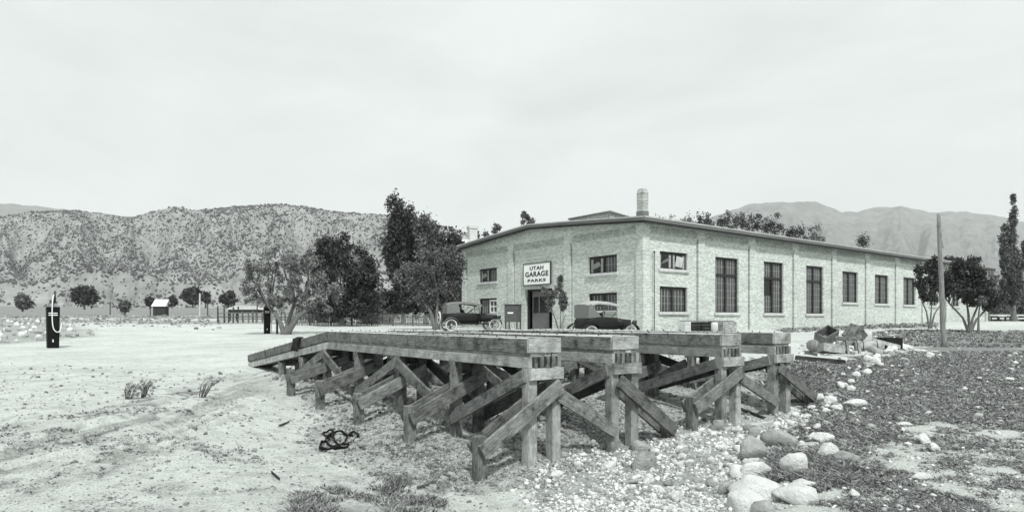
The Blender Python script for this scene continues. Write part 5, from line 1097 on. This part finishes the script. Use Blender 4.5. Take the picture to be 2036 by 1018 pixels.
scat('meadow_stones', TURF[:5]+[(2200,760),(2200,1060),(1600,1060),(1640,900),(1600,850)], 1500, (2, 12), M['pebble'], 'small white stones sprinkled through the meadow', 'stones', 36)
scat('garage_verge_stones', [(1580,700),(1640,668),(1800,656),(1860,665),(1800,700),(1680,712)], 600, (2, 6), M['pebble'], 'pale rubble spread around the scrap pile', 'rubble', 37)

# ------------------------------------------------------------------ weeds and grass
def weeds(name, poly, n, hgt, m, lab, seed, thr=None, lean=.5, wpx=1.6, clump=6, spread=10):
    rg = np.random.default_rng(seed); C_ = sample(poly, max(4, n//clump), seed); W0 = p2gN(C_)
    if thr is not None:
        if thr < 0: pxx, pyy = topx(W0[:, 0], W0[:, 1], W0[:, 2]); v_ = turfness(pxx, pyy, W0[:, 0], W0[:, 1]); k_ = v_ > -thr+rg.uniform(-.22, .22, len(v_))
        else: v_ = fbm(W0[:, 0]*.9, W0[:, 1]*.9, seed, 4)+.25*(fbm(W0[:, 0]*4, W0[:, 1]*4, seed+5, 2)-.5); k_ = v_ > thr+rg.uniform(-.05, .05, len(v_))
        W0 = W0[k_]
    cN = len(W0); W_ = np.repeat(W0, clump, 0); n2 = len(W_); sp = spread*W_[:, 1]/F
    W_[:, 0] += rg.normal(0, 1, n2)*sp*.5; W_[:, 1] += rg.normal(0, 1, n2)*sp*.5; W_[:, 2] = np.repeat(W0[:, 2], clump)
    s = W_[:, 1]/F; h = hgt*s*rg.uniform(.35, 1.2, n2); wd = wpx*s*rg.uniform(.6, 1.5, n2); a = rg.uniform(0, 6.28, n2); dx, dy = np.cos(a)*wd, np.sin(a)*wd
    t = rg.normal(0, lean, (n2, 2))*h[:, None]; z0_ = W_[:, 2]-.01
    hb = h*rg.uniform(0, .5, n2)
    V = np.stack([np.stack([W_[:, 0]-dx, W_[:, 1]-dy, z0_+hb], -1), np.stack([W_[:, 0]+dx, W_[:, 1]+dy, z0_+hb*.8], -1), np.stack([W_[:, 0]+t[:, 0], W_[:, 1]+t[:, 1], z0_+h], -1)], 1).reshape(-1, 3)
    o = link(name, npmesh(name, V, np.arange(n2*3).reshape(n2, 3)), m); return tag(o, lab, 'weeds', kind='stuff')
NEAR = [(1640,800),(2150,780),(2150,1060),(1610,1060),(1650,930),(1620,860)]
weeds('meadow_weeds', [(1600,800),(2150,780),(2150,1060),(1560,1060),(1600,930),(1600,860)], 190000, 6, M['weed'], 'low dark weeds covering the right meadow in patches', 71, -.55, 1.3, 2.0, 8, 11)
weeds('upper_meadow_weeds', [(1625,745),(1665,715),(1760,700),(2150,698),(2150,800),(1640,805),(1600,800)], 90000, 3.6, M['weed'], 'short mottled turf of the upper meadow', 72, -.55, 1.2, 1.7, 6, 9)
weeds('stone_line_weeds', [(1560,880),(1600,850),(1650,830),(1700,900),(1690,1040),(1640,1040),(1600,950),(1530,960),(1530,930)], 42000, 11, M['weed'], 'leafy weeds growing between the big boulders', 73, .45, 1.1, 2.6, 12, 13)
weeds('rack_end_weeds', [(1500,722),(1640,725),(1625,790),(1580,800),(1520,790)], 16000, 8, M['weed'], 'dark weeds behind the end of the farther rack', 74, .38, .9, 2., 8, 10)
weeds('grove_grass', [(1700,666),(1780,656),(2150,660),(2150,690),(1850,690),(1740,684)], 16000, 3.5, M['weed'], 'dark grass under the low trees beside the garage', 75, .32, .9, 2., 8, 8)
weeds('bottom_weeds', [(570,1060),(580,985),(680,965),(780,955),(860,985),(920,1030),(930,1060)], 16000, 13, M['weed'], 'dark weedy clumps along the bottom of the yard', 76, .50, .8, 2., 12, 14)
weeds('yard_weeds', [(-50,860),(250,800),(430,770),(480,830),(540,960),(900,1010),(900,1050),(-50,1050)], 22000, 5, M['weed'], 'thin dead weeds scattered over the pale yard', 77, .58, 1.0, 1.8, 14, 14)
weeds('gravel_weeds', [(1080,960),(1300,950),(1440,960),(1440,1030),(1100,1030)], 5000, 9, M['weed'], 'small dark weeds sprouting through the gravel', 78, .60, .8, 1.8, 12, 10)
weeds('wall_weeds', [(1540,656),(1700,648),(1860,644),(1860,650),(1700,656),(1560,662)], 2500, 5, M['weed'], 'line of low weeds at the foot of the side wall', 79, None, .8, 1.6, 8, 6)
weeds('bank_weeds', [(640,900),(760,960),(940,985),(900,900),(760,860),(680,850)], 3500, 8, M['dry'], 'dry stalks poking from the earth bank', 80, .55, .9, 1.6, 10, 10)
def drybush(px, pyb, w_, h_, label, seed, n=500, lean=.35):
    p = p2g(px, pyb); s = p.y/F; rg = np.random.default_rng(seed); c = empty('dry_bush', p, 0, label, 'bush', None)
    mb = MB()
    for i in range(16): a = rg.uniform(-1, 1); b_ = rg.uniform(-.4, .4); mb.tube([(a*.15*w_*s, b_*.2*w_*s, 0), (a*.3*w_*s+lean*.3*h_*s, b_*.3*w_*s, h_*s*.5), (a*.45*w_*s+lean*h_*s, b_*.4*w_*s, h_*s*rg.uniform(.7, 1.0))], [.006, .004, .002], 4, False)
    mb.build('stems', M['bark'], c)
    cs = [(rg.uniform(-.45, .45)*w_*s+lean*h_*s*q, rg.uniform(-.25, .25)*w_*s, h_*s*q) for q in rg.uniform(.1, .9, 26)]
    leafcloud('twigs', cs, [.12*w_*s]*len(cs), n, .010*p.y/9, M['dry'], c, seed)['kind'] = 'stuff'; return c
drybush(255, 792, 40, 34, 'dry leaning brush clump beside the cart ruts, left one of two', 1, 650); drybush(285, 790, 30, 40, 'dense dry brush clump leaning right beside the cart ruts', 2, 650); drybush(402, 792, 42, 46, 'wispy dry grass clump nearer the foot of the timber ramp', 3, 420, .6)
drybush(790, 978, 60, 36, 'dark round bush among the weeds at the bottom of the yard', 4, 1500, .1)

# ------------------------------------------------------------------ air
m = bpy.data.materials.new('valley_haze'); m.use_nodes = True; n = m.node_tree; n.nodes.clear(); o = N(n, 'ShaderNodeOutputMaterial'); v = N(n, 'ShaderNodeVolumePrincipled'); v.inputs['Density'].default_value = .00013
v.inputs['Color'].default_value = (.93, .95, .94, 1); v.inputs['Anisotropy'].default_value = .2; n.links.new(v.outputs[0], o.inputs['Volume'])
tag(MB().box(-5600, 5600, -900, 5600, -8, 1000).build('haze', m), 'thin pale haze filling the valley air', None, kind='stuff')
